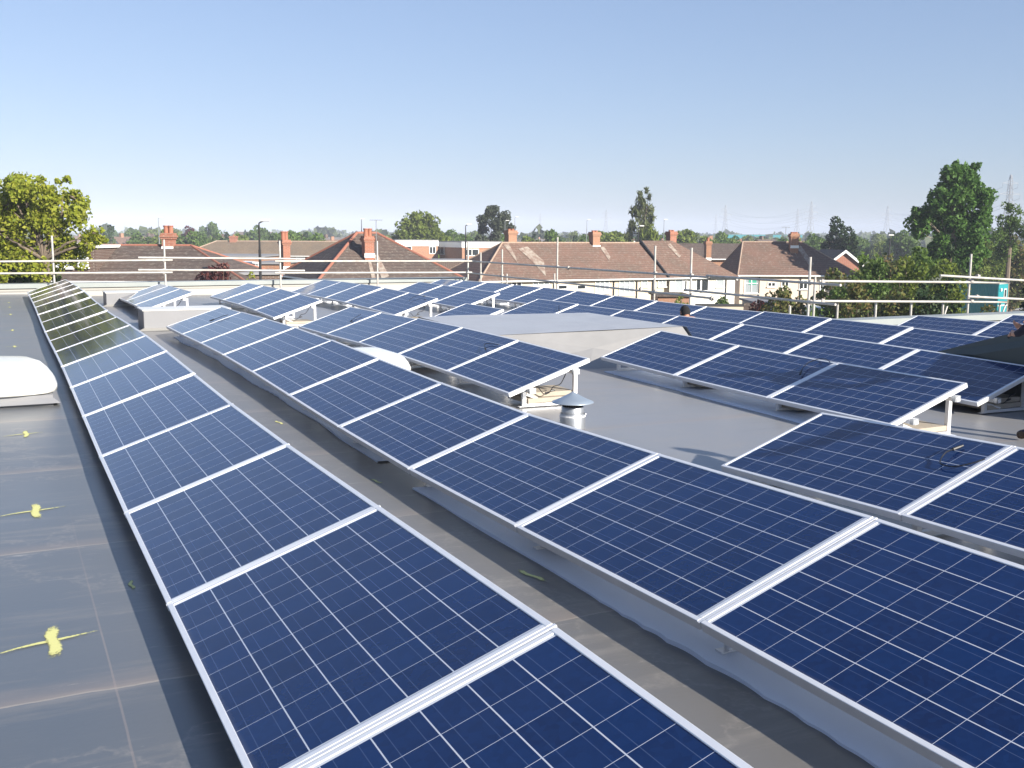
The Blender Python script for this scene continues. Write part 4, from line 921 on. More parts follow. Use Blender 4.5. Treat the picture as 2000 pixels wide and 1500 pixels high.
# ------------------------------------------------------------------ trees
def np_mesh(name, V, F, mats, mi=None):
    me = bpy.data.meshes.new(name); nv, nf = len(V), len(F); k = F.shape[1]
    me.vertices.add(nv); me.vertices.foreach_set('co', V.astype(np.float32).ravel())
    me.loops.add(nf*k); me.loops.foreach_set('vertex_index', F.astype(np.int32).ravel())
    me.polygons.add(nf); me.polygons.foreach_set('loop_start', np.arange(0, nf*k, k, dtype=np.int32))
    for m_ in mats: me.materials.append(m_)
    if mi is not None: me.polygons.foreach_set('material_index', mi.astype(np.int32))
    me.update(); me.validate(); return me
def leaves(centers, radii, per, size, rs, droop=0, flat=.0, shell=.5):
    """quads scattered in a ball round each centre, denser near its surface"""
    out = []
    for c, r in zip(centers, radii):
        n = max(6, int(per*12*r[0]**2/size**2))
        d = rs.normal(size=(n, 3)); d /= np.linalg.norm(d, axis=1)[:, None]
        q = rs.random(n)**(1/3)*(1-shell)+shell*(.75+.35*rs.random(n))
        out.append(c+d*q[:, None]*r)
    P = np.concatenate(out); n = len(P)
    a = rs.normal(size=(n, 3)); a[:, 2] -= droop*1.5; a /= np.linalg.norm(a, axis=1)[:, None]; b = rs.normal(size=(n, 3)); b -= (b*a).sum(1)[:, None]*a; b /= np.linalg.norm(b, axis=1)[:, None]
    s = size*(.6+.8*rs.random(n))[:, None]; al = 1+droop*1.5
    V = np.stack([P-a*s*al-b*s*.15, P-a*s*.1+b*s*.6, P+a*s*al, P-b*s*.6], 1).reshape(-1, 3)
    F = np.arange(n*4).reshape(n, 4); return V, F
def limb_mesh(name, segs, m_, nn=7):
    mb = MB()
    for a, b, r1, r2 in segs: mb.tube(a, b, r1, r2, n=nn, caps=False)
    me = bpy.data.meshes.new(name); me.from_pydata(mb.v, [], mb.f); me.materials.append(m_); me.update(); return me
LM = {
 'spring': leaf_material('spring_leaves', [(.20, .25, .02), (.30, .34, .035), (.40, .41, .06), (.14, .19, .018)], .42),
 'green': leaf_material('mid_green_leaves', [(.09, .16, .03), (.13, .20, .04), (.06, .11, .022)], .38),
 'oak': leaf_material('yellow_green_leaves', [(.145, .20, .03), (.20, .245, .045), (.10, .145, .025)], .38),
 'dark': leaf_material('dark_green_leaves', [(.014, .034, .010), (.024, .05, .014), (.035, .06, .016)], .12),
 'poplar': leaf_material('poplar_leaves', [(.07, .165, .03), (.115, .22, .045), (.045, .105, .022), (.145, .26, .06)], .38),
 'grey': leaf_material('grey_green_needles', [(.045, .058, .03), (.07, .085, .045), (.03, .04, .024)], .12),
 'willow': leaf_material('willow_leaves', [(.10, .125, .04), (.14, .16, .06), (.07, .09, .03)], .3),
 'brown': leaf_material('bronze_shrub_leaves', [(.18, .16, .05), (.13, .175, .04), (.21, .14, .06), (.10, .145, .035), (.045, .065, .02)], .35),
 'red': leaf_material('dark_red_leaves', [(.10, .028, .028), (.065, .02, .022), (.13, .045, .035)], .25),
}
def lobe_tree(name, label, cat, D, lobes, leafm, seed, cov=.5, leaf=.12, bark=M_BARK, group=None, per_lobe=14, rc=.45, droop=0, cx=None, base=GZ):
    rs = np.random.RandomState(seed); cx = cx if cx is not None else sum(l[0]*l[2] for l in lobes)/sum(l[2] for l in lobes); c0 = LD(lat(cx, D), D, base); T = thing(name, label, cat, c0, group)
    cen = []; rad = []
    for (px, py, rp_) in lobes:
        r = rp_/CF*D; L = LD(lat(px, D), D, zat(px, py, D))-c0; L += FH*rs.uniform(-.7, .7)*r
        for i in range(max(3, int(per_lobe*(.6+rp_/60)))):
            d = rs.normal(size=3); d /= np.linalg.norm(d); q = rs.uniform(.1, .74); k = rc*rs.uniform(.7, 1.25)*r
            cen.append([L.x+d[0]*r*q, L.y+d[1]*r*q, L.z+d[2]*r*q]); rad.append(np.array([k, k, k*(1.7 if droop else 1)]))
    cen = np.array(cen); V, F = leaves(cen, rad, cov, leaf, rs, droop=droop)
    me = np_mesh('crown', V, F, [LM[leafm]]); o = bpy.data.objects.new('crown', me); C.objects.link(o); o.parent = T
    H = V[:, 2].max(); zb = np.percentile(cen[:, 2], 12); tr = max(.07, H*.017); fork = Vector((rs.uniform(-.2, .2), rs.uniform(-.2, .2), zb)); segs = [(Vector((0, 0, 0)), fork, tr*1.3, tr)]
    tips = [Vector((*(LD(lat(px, D), D, zat(px, py, D))-c0),)) for px, py, r in lobes]
    for t in tips: m_ = fork.lerp(t, .5)+Vector((rs.uniform(-.2, .2), rs.uniform(-.2, .2), .1)); segs += [(fork, m_, tr*.36, tr*.2), (m_, fork.lerp(t, .85), tr*.2, tr*.06)]
    for c in cen[::2]:
        c = Vector(c); t = min(tips, key=lambda q: (q-c).length); segs.append((t, c, tr*.12, tr*.04))
    me = limb_mesh('trunk', segs, bark); o = bpy.data.objects.new('trunk', me); C.objects.link(o); o.parent = T
    return T
def tree(name, label, cat, px, D, ytop, wpx, leafm, seed, shape='round', hfrac=.75, clumps=60, per=.5, leaf=.12, rc=None, group=None, bark=M_BARK, base=GZ, hide_trunk=False, open_=0, dx=0):
    rs = np.random.RandomState(seed); zt = zat(px, ytop, D); c0 = LD(lat(px, D), D, base); H = zt-base; Wd = wpx/CF*D/2; hc = H*hfrac
    T = thing(name, label, cat, c0, group)
    cen = []; rad = []
    for i in range(clumps):
        while True:
            p = rs.uniform(-1, 1, 3)
            t = (p[2]+1)/2
            if shape == 'round': ok = np.linalg.norm(p) < 1 and np.linalg.norm(p) > .35; prof = 1
            elif shape == 'cone': ok = np.hypot(p[0], p[1]) < (1-t)**.8*.95+.03; prof = 1
            elif shape == 'egg': ok = np.hypot(p[0], p[1]) < math.sin(math.pi*min(1, (t*.92+.10))**.75)**.7
            elif shape == 'willow': ok = np.hypot(p[0], p[1]) < math.sqrt(max(0, 1-max(0, (t-.45)/.55)**2))*(.75+.25*math.sin(t*7+seed))
            elif shape == 'bush': ok = np.hypot(p[0], p[1]) < math.sqrt(max(0, 1-max(0, (t-.45)/.55)**2.4))
            elif shape == 'flat': ok = np.linalg.norm(p*np.array([1, 1, .9])) < 1
            if ok: break
        r = (rc or .24)*rs.uniform(.7, 1.35)
        k = 1-r*.8
        cen.append([p[0]*Wd*k, p[1]*Wd*k, H-hc/2+p[2]*hc/2*k]); rad.append(np.array([Wd*r, Wd*r, Wd*r*(1.0 if shape != 'willow' else 2.0)]))
    cen = np.array(cen); V, F = leaves(cen, rad, per, leaf, rs, droop=1.2 if shape == 'willow' else 0)
    sx = Wd/np.percentile(np.hypot(V[:, 0], V[:, 1]), 99.3); zb = V[:, 2].min(); sz = (H-zb)/(np.percentile(V[:, 2], 99.95)-zb)
    for Q in (V, cen): Q[:, 0] *= sx; Q[:, 1] *= sx; Q[:, 2] = zb+(Q[:, 2]-zb)*sz
    me = np_mesh('crown', V, F, [LM[leafm]]); o = bpy.data.objects.new('crown', me); C.objects.link(o); o.parent = T
    segs = []; tr = max(.07, H*.022); top = H-hc*.45; kink = Vector((rs.uniform(-.15, .15)*Wd*.4, rs.uniform(-.1, .1), 0))
    st_ = Vector((0, 0, 0)); md = Vector((kink.x, kink.y, top*.55)); en = Vector((0, 0, top))
    segs += [(st_, md, tr*1.2, tr*.9), (md, en, tr*.9, tr*.6), (en, Vector((0, 0, H-hc*.1)), tr*.6, tr*.12)]
    for c in cen[::max(1, len(cen)//26)]:
        c = Vector(c); s_ = rs.uniform(.25, .95); root = md.lerp(en, s_) if c.z > md.z+.3 else md.lerp(st_, .2); mid = root.lerp(c, .5)+Vector((0, 0, -.05*H*abs(rs.normal())*.5)); segs += [(root, mid, tr*.38, tr*.2), (mid, c, tr*.2, tr*.05)]
    me = limb_mesh('trunk', segs, bark); o = bpy.data.objects.new('trunk', me); C.objects.link(o); o.parent = T
    remember(T); return T
lobe_tree('broadleaf_tree', 'bright yellow-green spring tree rising behind the left end of the roof', 'tree', 34, [(30,400,60),(60,375,35),(110,380,35),(150,385,28),(95,430,55),(160,425,33),(10,450,60),(120,490,50),(40,500,50),(172,478,28),(-40,430,80),(188,455,16),(48,350,10),(28,356,12),(96,352,9),(143,352,12),(204,470,11),(80,530,34),(10,540,34),(175,405,12),(125,355,8)], 'spring', 4, .27, .07, cx=95, per_lobe=13)
lobe_tree('broadleaf_tree', 'round leafy green tree behind the flat-roofed brick houses', 'tree', 165, [(818,440,32),(795,440,22),(842,442,22),(815,426,16),(790,460,20),(850,462,20),(775,470,10),(820,462,28),(836,424,10)], 'oak', 8, .5, .24)
lobe_tree('pine_tree', 'dark grey-green pine with open lobed crown behind the long terrace roof', 'tree', 160, [(958,416,15),(985,430,17),(943,430,13),(970,442,18),(942,450,11),(938,468,13),(965,464,14),(996,446,9)], 'grey', 6, .6, .18, per_lobe=20, rc=.5)
lobe_tree('willow_tree', 'tall weeping willow beyond the long terrace roof', 'tree', 150, [(1247,395,13),(1240,415,18),(1258,415,17),(1230,440,13),(1264,440,14),(1250,450,20),(1244,382,7),(1262,386,5),(1227,460,12),(1270,425,9),(1257,374,2.5)], 'willow', 12, .26, .17, droop=1.2, rc=.34)
lobe_tree('poplar_tree', 'tallest tree, big dense dark green crown with pale forked trunk', 'tree', 80, [(1835,345,27),(1872,343,27),(1855,375,40),(1815,388,31),(1895,388,33),(1798,425,33),(1850,430,50),(1900,430,30),(1790,455,18),(1880,468,36),(1832,475,28),(1915,412,12),(1850,325,11),(1885,328,10),(1776,412,12),(1828,494,30),(1872,500,36),(1906,492,26),(1852,352,30)], 'poplar', 16, .5, .15, bark=M_PBARK, per_lobe=26, rc=.38, cx=1848)
lobe_tree('broadleaf_tree', 'thin sparse tree right of the tallest tree in front of the pylon', 'tree', 104, [(1955,408,20),(1966,436,28),(1946,458,32),(1985,452,28),(1962,490,38),(1975,415,10),(1940,425,10)], 'green', 17, .26, .12, rc=.34, per_lobe=16)
tree('low_shrub', 'yellow-green shrub under the left tree at the kerb', 'shrub', 30, 36, 478, 190, 'green', 40, 'round', .8, 40, .5, .09, .3)
tree('willow_tree', 'lower drooping yellow-green tree at the foot of the tall willow', 'tree', 1265, 146, 440, 62, 'oak', 13, 'willow', .9, 55, .5, .16, .26)
tree('conifer_tree', 'taller of two dark green cone-shaped conifers behind the cream houses', 'tree', 1627, 138, 424, 92, 'dark', 14, 'cone', .97, 420, .6, .13, .11)
tree('conifer_tree', 'shorter conifer to the right of the taller dark one', 'tree', 1651, 136, 443, 70, 'dark', 15, 'cone', .97, 320, .6, .13, .11)
tree('dark_hedge_tree', 'very dark evergreen at the right edge beside the teal cabin', 'tree', 2026, 48, 505, 84, 'dark', 18, 'egg', .97, 110, .55, .09, .25)
tree('ivy_clad_tree', 'dark ivy-covered trunk below the tallest tree', 'tree', 1850, 64, 478, 44, 'dark', 19, 'willow', .97, 70, .55, .09, .3)
tree('dark_red_shrub', 'dark red-leaved shrub behind the left part of the kerb', 'shrub', 425, 46, 514, 106, 'red', 20, 'round', .75, 60, .4, .08, .28)
tree('green_shrub', 'bright green shrub right of the dark red one', 'shrub', 492, 44, 529, 42, 'spring', 21, 'round', .8, 30, .5, .07, .35)
shr = [(1530, 52, 560, 90, 'brown', 'bronze shrub left of the corner scaffold pole'), (1480, 56, 584, 60, 'red', 'small dark shrub beside the pale outbuilding'), (1625, 60, 522, 80, 'brown', 'thin bronze shrub below the brick gable'), (1700, 56, 495, 84, 'green', 'tall loose green shrub left of the tallest tree'),
 (1672, 50, 545, 90, 'brown', 'broad bronze-green shrub behind the pale scaffold rail'), (1765, 52, 500, 100, 'oak', 'leafy shrub below the left side of the tallest tree'), (1745, 47, 562, 100, 'brown', 'low bronze shrub behind the short scaffold stubs'), (1812, 46, 548, 80, 'dark', 'dark evergreen shrub behind the right scaffold rail'),
 (1846, 47, 538, 56, 'dark', 'dark evergreen shrub left of the teal cabin'), (1905, 112, 452, 90, 'oak', 'yellow-green tree behind the teal cabin'), (1972, 114, 462, 90, 'brown', 'reddish-brown young tree behind the teal cabin roof'), (1935, 58, 595, 60, 'brown', 'low russet shrub in front of the teal cabin'), (1580, 50, 598, 60, 'green', 'low green shrub at the corner pole foot'), (1795, 62, 482, 110, 'green', 'tall green shrub directly left of the tallest tree'), (1745, 68, 498, 110, 'brown', 'bronze-tinted tall shrub behind the leafy shrub'), (1838, 56, 508, 90, 'oak', 'yellow-green shrub under the pale trunk'), (1715, 74, 508, 120, 'oak', 'broad pale green shrub before the black pole'), (1650, 54, 560, 110, 'green', 'low spreading green shrub by the corner pole')]
for i, (px, D, yt, wp, lf, lb) in enumerate(shr): tree('garden_shrub', lb, 'shrub', px, D, yt, wp*1.15, lf, 60+i, 'bush', .97, 95, .42, .10 if D < 60 else .13, .25, group='shrubs at the right of the roof')
tree('garden_shrub', 'pale green shrub on the brown lean-to roof below the white house', 'shrub', 1330, 64, 572, 36, 'oak', 90, 'round', .6, 25, .5, .08, .35); tree('garden_shrub', 'bright green low shrub at the right end of the white house', 'shrub', 1404, 66, 578, 44, 'green', 91, 'round', .6, 25, .5, .08, .35)

# mid distance trees: five kinds, copied
kinds = []
for i, (lf, sh, nm, lb) in enumerate((('oak', 'round', 'broadleaf_tree', 'yellow-green rounded tree among the distant rooftops'), ('green', 'round', 'broadleaf_tree', 'mid-green rounded tree among the distant rooftops'), ('green', 'egg', 'broadleaf_tree', 'upright green tree among the distant rooftops'), ('dark', 'cone', 'conifer_tree', 'small dark conifer among the distant rooftops'), ('red', 'round', 'broadleaf_tree', 'purple-leaved tree among the distant rooftops'))):
    px, D, yt, wp = ((1330, 190, 448, 80), (885, 210, 448, 70), (1400, 230, 452, 50), (600, 250, 452, 22), (374, 260, 441, 34))[i]
    kinds.append((tree(nm, lb, 'tree', px, D, yt, wp, lf, 200+i, sh, .9, 42, .55, .32, .3, group='trees among the distant rooftops'), zat(px, yt, D)-GZ))
rr = random.Random(21)
spots = []
for i in range(135):
    D = rr.choice([rr.uniform(175, 260), rr.uniform(240, 450)]); px = rr.uniform(180, 1760)
    if 660 < px < 745: continue
    spots.append((px, D))
for (px, D) in spots:
    k = rr.choices([0, 1, 2, 3, 4], [5, 6, 3, 1.2, .5])[0]; T0, h0 = kinds[k]; yt = rr.uniform(445, 459)+(px-1000)*.008; h = zat(px, yt, D)-GZ
    dup(T0, LD(lat(px, D), D, GZ), rr.uniform(0, 6), h/h0*rr.uniform(.8, 1.02))
dup(kinds[2][0], LD(lat(1135, 200), 200, GZ), .4, .9, 'pale slender tree rising behind the second chimney of the terrace'); dup(kinds[2][0], LD(lat(413, 300), 300, GZ), 1.4, 1.25, 'slender poplar on the skyline left of the black lamp post')

# far-off wood that closes the horizon
def far_wood():
    rs = np.random.RandomState(5); Vs = []; n0 = 0; cols = []
    for i in range(900):
        D = 420+rs.random()**1.1*2200; px = rs.uniform(-450, 2500); h = rs.uniform(7, 12.5)*(1+.25*(D > 900)); wd = rs.uniform(5, 11)
        c = np.array(LD(lat(px, D), D, GZ)); n = 70 if D < 900 else 42
        d = rs.normal(size=(n, 3)); d /= np.linalg.norm(d, axis=1)[:, None]; d[:, 2] = np.abs(d[:, 2])*1.0-.1; q = .6+.4*rs.random(n)
        P = c+np.stack([d[:, 0]*wd*q, d[:, 1]*wd*q, h*.25+d[:, 2]*h*.75*q], 1)
        a = rs.normal(size=(n, 3)); a /= np.linalg.norm(a, axis=1)[:, None]; b = np.cross(a, rs.normal(size=(n, 3))); b /= np.linalg.norm(b, axis=1)[:, None]; s = wd*.26*(.6+.8*rs.random(n))[:, None]
        Vs.append(np.stack([P-a*s, P+b*s, P+a*s, P-b*s], 1).reshape(-1, 3))
    V = np.concatenate(Vs); F = np.arange(len(V)).reshape(-1, 4)
    me = np_mesh('woodland', V, F, [leaf_material('far_leaves', [(.05, .075, .025), (.085, .11, .035), (.06, .08, .03), (.11, .125, .05)], .15)]); o = bpy.data.objects.new('woodland', me); C.objects.link(o)
    tag(o, 'hazy belt of far-off trees along the horizon', 'woodland', kind='stuff')
far_wood()

# distant houses: three kinds, copied
def small_house(label, mw, mr, seed, chim=True):
    T = thing('distant_house', label, 'house', (0, 0, 0), 'houses among the distant trees'); L, Wd, he, hr = 9, 8, 5.0, 7.7
    mb = MB(); mb.box(0, L, 0, Wd, -.2, he-.02); 
    mb.quad((0, 0, he-.02), (0, Wd, he-.02), (0, Wd/2, hr-.1)); mb.quad((L, Wd, he-.02), (L, 0, he-.02), (L, Wd/2, hr-.1)); mb.build('wall', mw, T)
    mb = MB(); mb.quad((-.3, -.4, he-.2), (L+.3, -.4, he-.2), (L+.3, Wd/2, hr), (-.3, Wd/2, hr)); mb.quad((L+.3, Wd+.4, he-.2), (-.3, Wd+.4, he-.2), (-.3, Wd/2, hr), (L+.3, Wd/2, hr)); rf = mb.build('roof', mr, T)
    mb = MB(); mb.box(L*.25-.4, L*.25+.4, Wd/2-.35, Wd/2+.35, hr-.8, hr+.8); c = mb.build('chimney', M_BR if seed == 1 else M_BRD, T); c.parent = rf
    for x in (1, 3.8, 6.6):
        mb = MB(); mb.box(x, x+1.5, -.06, -.003, 3.1, 4.3); w_ = mb.build('window', M_WHITEP, T); mb = MB(); mb.box(x+.12, x+1.38, -.07, -.062, 3.22, 4.18); sub(mb, 'pane', M_GLASS, w_)
    for y in (3.2,):
        mb = MB(); mb.box(-.06, -.003, y, y+1.5, 3.1, 4.3); mb.build('window', M_WHITEP, T)
    remember(T); return T
SH = [small_house('distant cream-walled house with red tiled roof among the trees', M_WHITE, M_T_RED, 1), small_house('distant brick house with brown tiled roof among the trees', M_BR, M_T_BRN, 2), small_house('distant brick house with grey slate roof among the trees', M_BRR, M_T_GRY, 3)]
used = set(); hs = []
for i in range(64): D = rr.choice([rr.uniform(215, 300), rr.uniform(260, 440)]); hs.append((rr.uniform(150, 1610), D))
for (px, D) in hs:
    k = rr.randrange(3); T0 = SH[k]; rz = -YAW+rr.choice([0, PHI, math.pi/2, -.4, .9])+rr.uniform(-.15, .15); p = LD(lat(px, D), D, GZ); s_ = rr.uniform(.82, .98)
    if k not in used: used.add(k); T0.location = p; T0.rotation_euler = (0, 0, rz); T0.scale = (s_,)*3
    else: dup(T0, p, rz, s_)
# long white industrial shed on the skyline
T, M, L, zt = slabhouse('industrial_shed', 'long low white-roofed shed on the skyline left of the black lamp post', 'shed', 461, 512, 452, 560, 30, M_BRD, M_WHITEP)
T, M, L, zt = slabhouse('industrial_shed', 'dark long shed with white patches below the left pylon', 'shed', 1400, 1560, 458, 700, 40, M_TEALD, M_FELT)

# ------------------------------------------------------------------ street lamps, pylons
def lamp(px, ytop, D, label, r=.07, arm=1.0, mp=M_LAMPP):
    b = LD(lat(px, D), D, GZ); zt = zat(px, ytop, D); T = thing('street_lamp', label, 'street lamp', b, 'street lamps')
    mb = MB(); mb.tube((b.x, b.y, GZ), (b.x, b.y, zt-1.2), r*1.2, r, n=8); mb.tube((b.x, b.y, zt-1.2), (b.x, b.y, zt), r*.8, r*.5, n=8); a = b+RH*arm*.25; mb.tube((b.x, b.y, zt), (a.x, a.y, zt+.12), r*.5, n=6); mb.build('pole', mp, T)
    mb = MB(); M = Matrix((RH, FH, Vector((0, 0, 1)))).transposed().to_4x4(); M.translation = Vector((a.x, a.y, zt+.12)); mb.box(-.18, .28, -.09, .09, -.05, .06, M); mb.build('lamp_head', M_LAMPH, T, bevel=.04)
lamp(510, 436, 48, 'thick black street lamp with pale head standing before the olive roof', .062); lamp(316, 427, 110, 'thin street lamp behind the left chimney', .05, .8, M_PYL); lamp(708, 430, 125, 'thin dark lamp post above the pointed dark roof', .06, .2)
lamp(909, 441, 95, 'black street lamp before the right-hand flat-roofed house', .08); lamp(1243, 444, 100, 'street lamp in front of the willow', .07); lamp(1292, 431, 130, 'grey street lamp right of the willow', .05, .5, M_PYL); lamp(1004, 426, 150, 'pale lamp head right of the pine', .05, 1, M_PYL); lamp(985, 433, 130, 'pale lamp head in front of the pine', .05, 1, M_PYL); lamp(1143, 431, 150, 'street lamp above the terrace roof near its second chimney', .05, 1, M_PYL); lamp(1730, 462, 90, 'bare black pole beyond the bushes right of the conifers', .07, .05)
def aerial(px, ytop, D, ybot, label):
    b = at(px, ybot, D); zt = zat(px, ytop, D); T = thing('tv_aerial', label, 'aerial', b, 'television aerials on chimneys'); mb = MB(); mb.tube(b, (b.x, b.y, zt), .02, n=5); mb.build('mast', M_PYL, T)
    mb = MB(); t = Vector((b.x, b.y, zt)); mb.tube(t-RH*.35, t+RH*.35, .014, n=4)
    for i in range(6): c = t+RH*(-.33+.13*i); mb.tube(c-FH*.2-Vector((0, 0, .04)), c+FH*.2+Vector((0, 0, .04)), .008, n=4)
    mb.build('elements', M_PYL, T)
aerial(735, 430, 57.5, 470, 'television aerial on a mast beside the dark house chimney'); aerial(1534, 444, 88, 470, 'television aerial left of the semi-detached house chimney')
def pylon_mesh():
    T = thing('electricity_pylon', 'x', 'pylon', (0, 0, 0), 'electricity pylons on the horizon'); mb = MB(); H = 46; lv = [0, 9, 17, 24, 30, 36, 41, 46]; hw = [4.2, 3.2, 2.4, 1.7, 1.3, 1.1, .9, .3]; r = .16
    for i in range(len(lv)-1):
        c0 = [(-hw[i], -hw[i]), (hw[i], -hw[i]), (hw[i], hw[i]), (-hw[i], hw[i])]; c1 = [(-hw[i+1], -hw[i+1]), (hw[i+1], -hw[i+1]), (hw[i+1], hw[i+1]), (-hw[i+1], hw[i+1])]
        for k in range(4):
            j = (k+1) % 4; mb.tube((*c0[k], lv[i]), (*c1[k], lv[i+1]), r, n=4, caps=False); mb.tube((*c0[k], lv[i]), (*c1[j], lv[i+1]), r*.6, n=4, caps=False); mb.tube((*c0[j], lv[i]), (*c1[k], lv[i+1]), r*.6, n=4, caps=False); mb.tube((*c0[k], lv[i]), (*c0[j], lv[i]), r*.6, n=4, caps=False)
    mb.build('lattice_mast', M_PYL, T)
    for z, w_ in ((28, 7.5), (34.5, 9), (41, 6.5)):
        mb = MB()
        for s in (-1, 1):
            mb.tube((0, 0, z+1.2), (s*w_, 0, z), .14, n=4); mb.tube((0, 0, z-.6), (s*w_, 0, z), .14, n=4); mb.tube((s*w_, 0, z), (s*w_, 0, z-2.6), .1, n=4)
        mb.build('cross_arm', M_PYL, T)
    remember(T); return T
PY = pylon_mesh(); pos = []
for i, (px, yt, lb, f) in enumerate(((1410, 402, 'electricity pylon left of the middle of the skyline, above the scaffold poles', 1), (1575, 395, 'tallest hazy electricity pylon above the brick chimney, left of the conifers', 1), (1549, 409, 'faint smaller pylon just left of the tall hazy one', 1), (1722, 404, 'hazy electricity pylon between the conifers and the tallest tree', 1), (1955, 345, 'nearest electricity pylon, sticking up behind the sparse right-hand tree', 1), (1392, 420, 'faint small pylon just left of another above the terrace', 1), (1180, 411, 'very faint pylon above the long terrace roof', 1), (1053, 418, 'faintest pylon right of the pine', 1))):
    D = (46-8.17)/((460+(px-1000)*.0046-yt)/CF); p = LD(lat(px, D), D, GZ); pos.append((p, D))
    T = PY if i == 0 else dup(PY, p)
    T.location = p; T.rotation_euler = (0, 0, -YAW+R(25)); T['label'] = lb
def cables(ia, ib, label):
    pa, pb = pos[ia][0], pos[ib][0]; mb = MB(); ax = Vector((math.cos(-YAW+R(25)), math.sin(-YAW+R(25)), 0))
    for z, w_ in ((25.4, 7.5), (31.9, 9), (38.4, 6.5)):
        for s in (-1, 1):
            a = pa+ax*s*w_+Vector((0, 0, z)); b = pb+ax*s*w_+Vector((0, 0, z)); pts = []
            for i in range(15): t = i/14; q = a.lerp(b, t); q.z -= 4*9*t*(1-t); pts.append(q)
            mb.path(pts, .09, n=4)
    o = mb.build('power_cables', M_PYL); tag(o, label, 'power lines', 'power lines between pylons'); origin_mesh(o, pa)
cables(0, 1, 'power lines strung between the pylons above the terrace and above the chimney'); cables(1, 3, 'power lines from the tall hazy pylon to the one right of the conifers'); cables(3, 4, 'power lines running behind the tallest tree to the nearest pylon'); 

# ------------------------------------------------------------------ people
def body_mesh(name, J, E_, rad, parent, mats, zone):
    me = bpy.data.meshes.new(name); me.from_pydata([tuple(j) for j in J], E_, []); o = bpy.data.objects.new(name, me); C.objects.link(o)
    s = o.modifiers.new('s', 'SKIN'); s.use_smooth_shade = True
    for i, v in enumerate(me.skin_vertices[0].data): r = rad[i]; v.radius = (r, r) if not isinstance(r, tuple) else r; v.use_root = (i == 0)
    sb = o.modifiers.new('u', 'SUBSURF'); sb.levels = 2; sb.render_levels = 2
    bpy.context.view_layer.update(); dg = bpy.context.evaluated_depsgraph_get(); m2 = bpy.data.meshes.new_from_object(o.evaluated_get(dg)); o.modifiers.clear(); o.data = m2; m2.materials.clear()
    for m_ in mats: m2.materials.append(m_)
    for p in m2.polygons: p.material_index = zone(p.center); p.use_smooth = True
    o.parent = parent; return o
def head(parent, c, fwd, r, mhair, hat=None):
    """head with nose, ears, eyes, mouth; local coordinates"""
    fwd = Vector(fwd).normalized(); up = Vector((0, 0, 1)); side = up.cross(fwd).normalized(); up = fwd.cross(side)
    M = Matrix((side, fwd, up)).transposed().to_4x4(); M.translation = Vector(c)
    mb = MB(); n = 20; rings = 14
    for i in range(rings+1):
        ph = math.pi*i/rings; z = math.cos(ph)
        for k in range(n):
            t = 2*math.pi*k/n; x = math.sin(ph)*math.cos(t); y = math.sin(ph)*math.sin(t); w_ = .78 if z > -.2 else .78+.18*(z+.2)
            yy = y*.95; 
            if y > .75 and -.35 < z < .12 and abs(x) < .16: yy += .2*(.12-z)
            if z < -.55 and y > 0: yy *= 1.05
            p = M @ Vector((x*w_*r, yy*r, z*1.22*r)); mb.v.append(tuple(p))
    for i in range(rings):
        for k in range(n): j = (k+1) % n; mb.f.append((i*n+k, (i+1)*n+k, (i+1)*n+j, i*n+j)); mb.m.append(0)
    for s in (-1, 1): mb.box(s*.78*r-.006, s*.78*r+.006, -.02, .015, -.03, .03, M)
    o = mb.build('head', M_SKIN, parent, smooth=True)
    mb = MB()
    for s in (-1, 1): mb.box(s*.3*r-.014, s*.3*r+.014, .93*r, .95*r, -.006, .006, M)
    mb.box(-.024, .024, .95*r, .975*r, -.62*r-.003, -.62*r+.003, M); e = mb.build('eyes_and_mouth', M_BLACK, parent); e.parent = o
    mb = MB(); n = 20; base = len(mb.v)
    for i in range(8):
        ph = math.pi*(.68 if hat else .56)*i/7
        for k in range(n): t = 2*math.pi*k/n; p = M @ Vector((math.sin(ph)*math.cos(t)*.86*r, math.sin(ph)*math.sin(t)*1.02*r-.008, math.cos(ph)*1.28*r+.004)); mb.v.append(tuple(p))
    for i in range(7):
        for k in range(n): j = (k+1) % n; mb.f.append((i*n+k, (i+1)*n+k, (i+1)*n+j, i*n+j)); mb.m.append(0)
    o2 = mb.build(hat or 'hair', mhair, parent, smooth=True); o2.parent = o
def hand(J, E_, Rr, wi, wp, d, sd, s=1):
    """palm and five curled fingers rooted at joint wi (wrist at wp), pointing along d, thumb side sd"""
    d = Vector(d).normalized(); sd = Vector(sd).normalized(); n = d.cross(sd)
    k = len(J); J.append(wp+d*.05*s); E_.append((wi, k)); Rr.append((.034, .018)); 
    for i, (o, L) in enumerate(((-.030, .062), (-.010, .075), (.010, .082), (.030, .076))):
        a = len(J); J.append(wp+d*.095*s+sd*o); E_.append((k, a)); Rr.append(.010); J.append(J[a]+d*L*.5*s+n*.015); E_.append((a, a+1)); Rr.append(.009); J.append(J[a+1]+d*L*.35*s+n*.03); E_.append((a+1, a+2)); Rr.append(.0075)
    a = len(J); J.append(wp+d*.04*s+sd*.045); E_.append((k, a)); Rr.append(.011); J.append(J[a]+d*.03*s+sd*.025+n*.015); E_.append((a, a+1)); Rr.append(.0095)
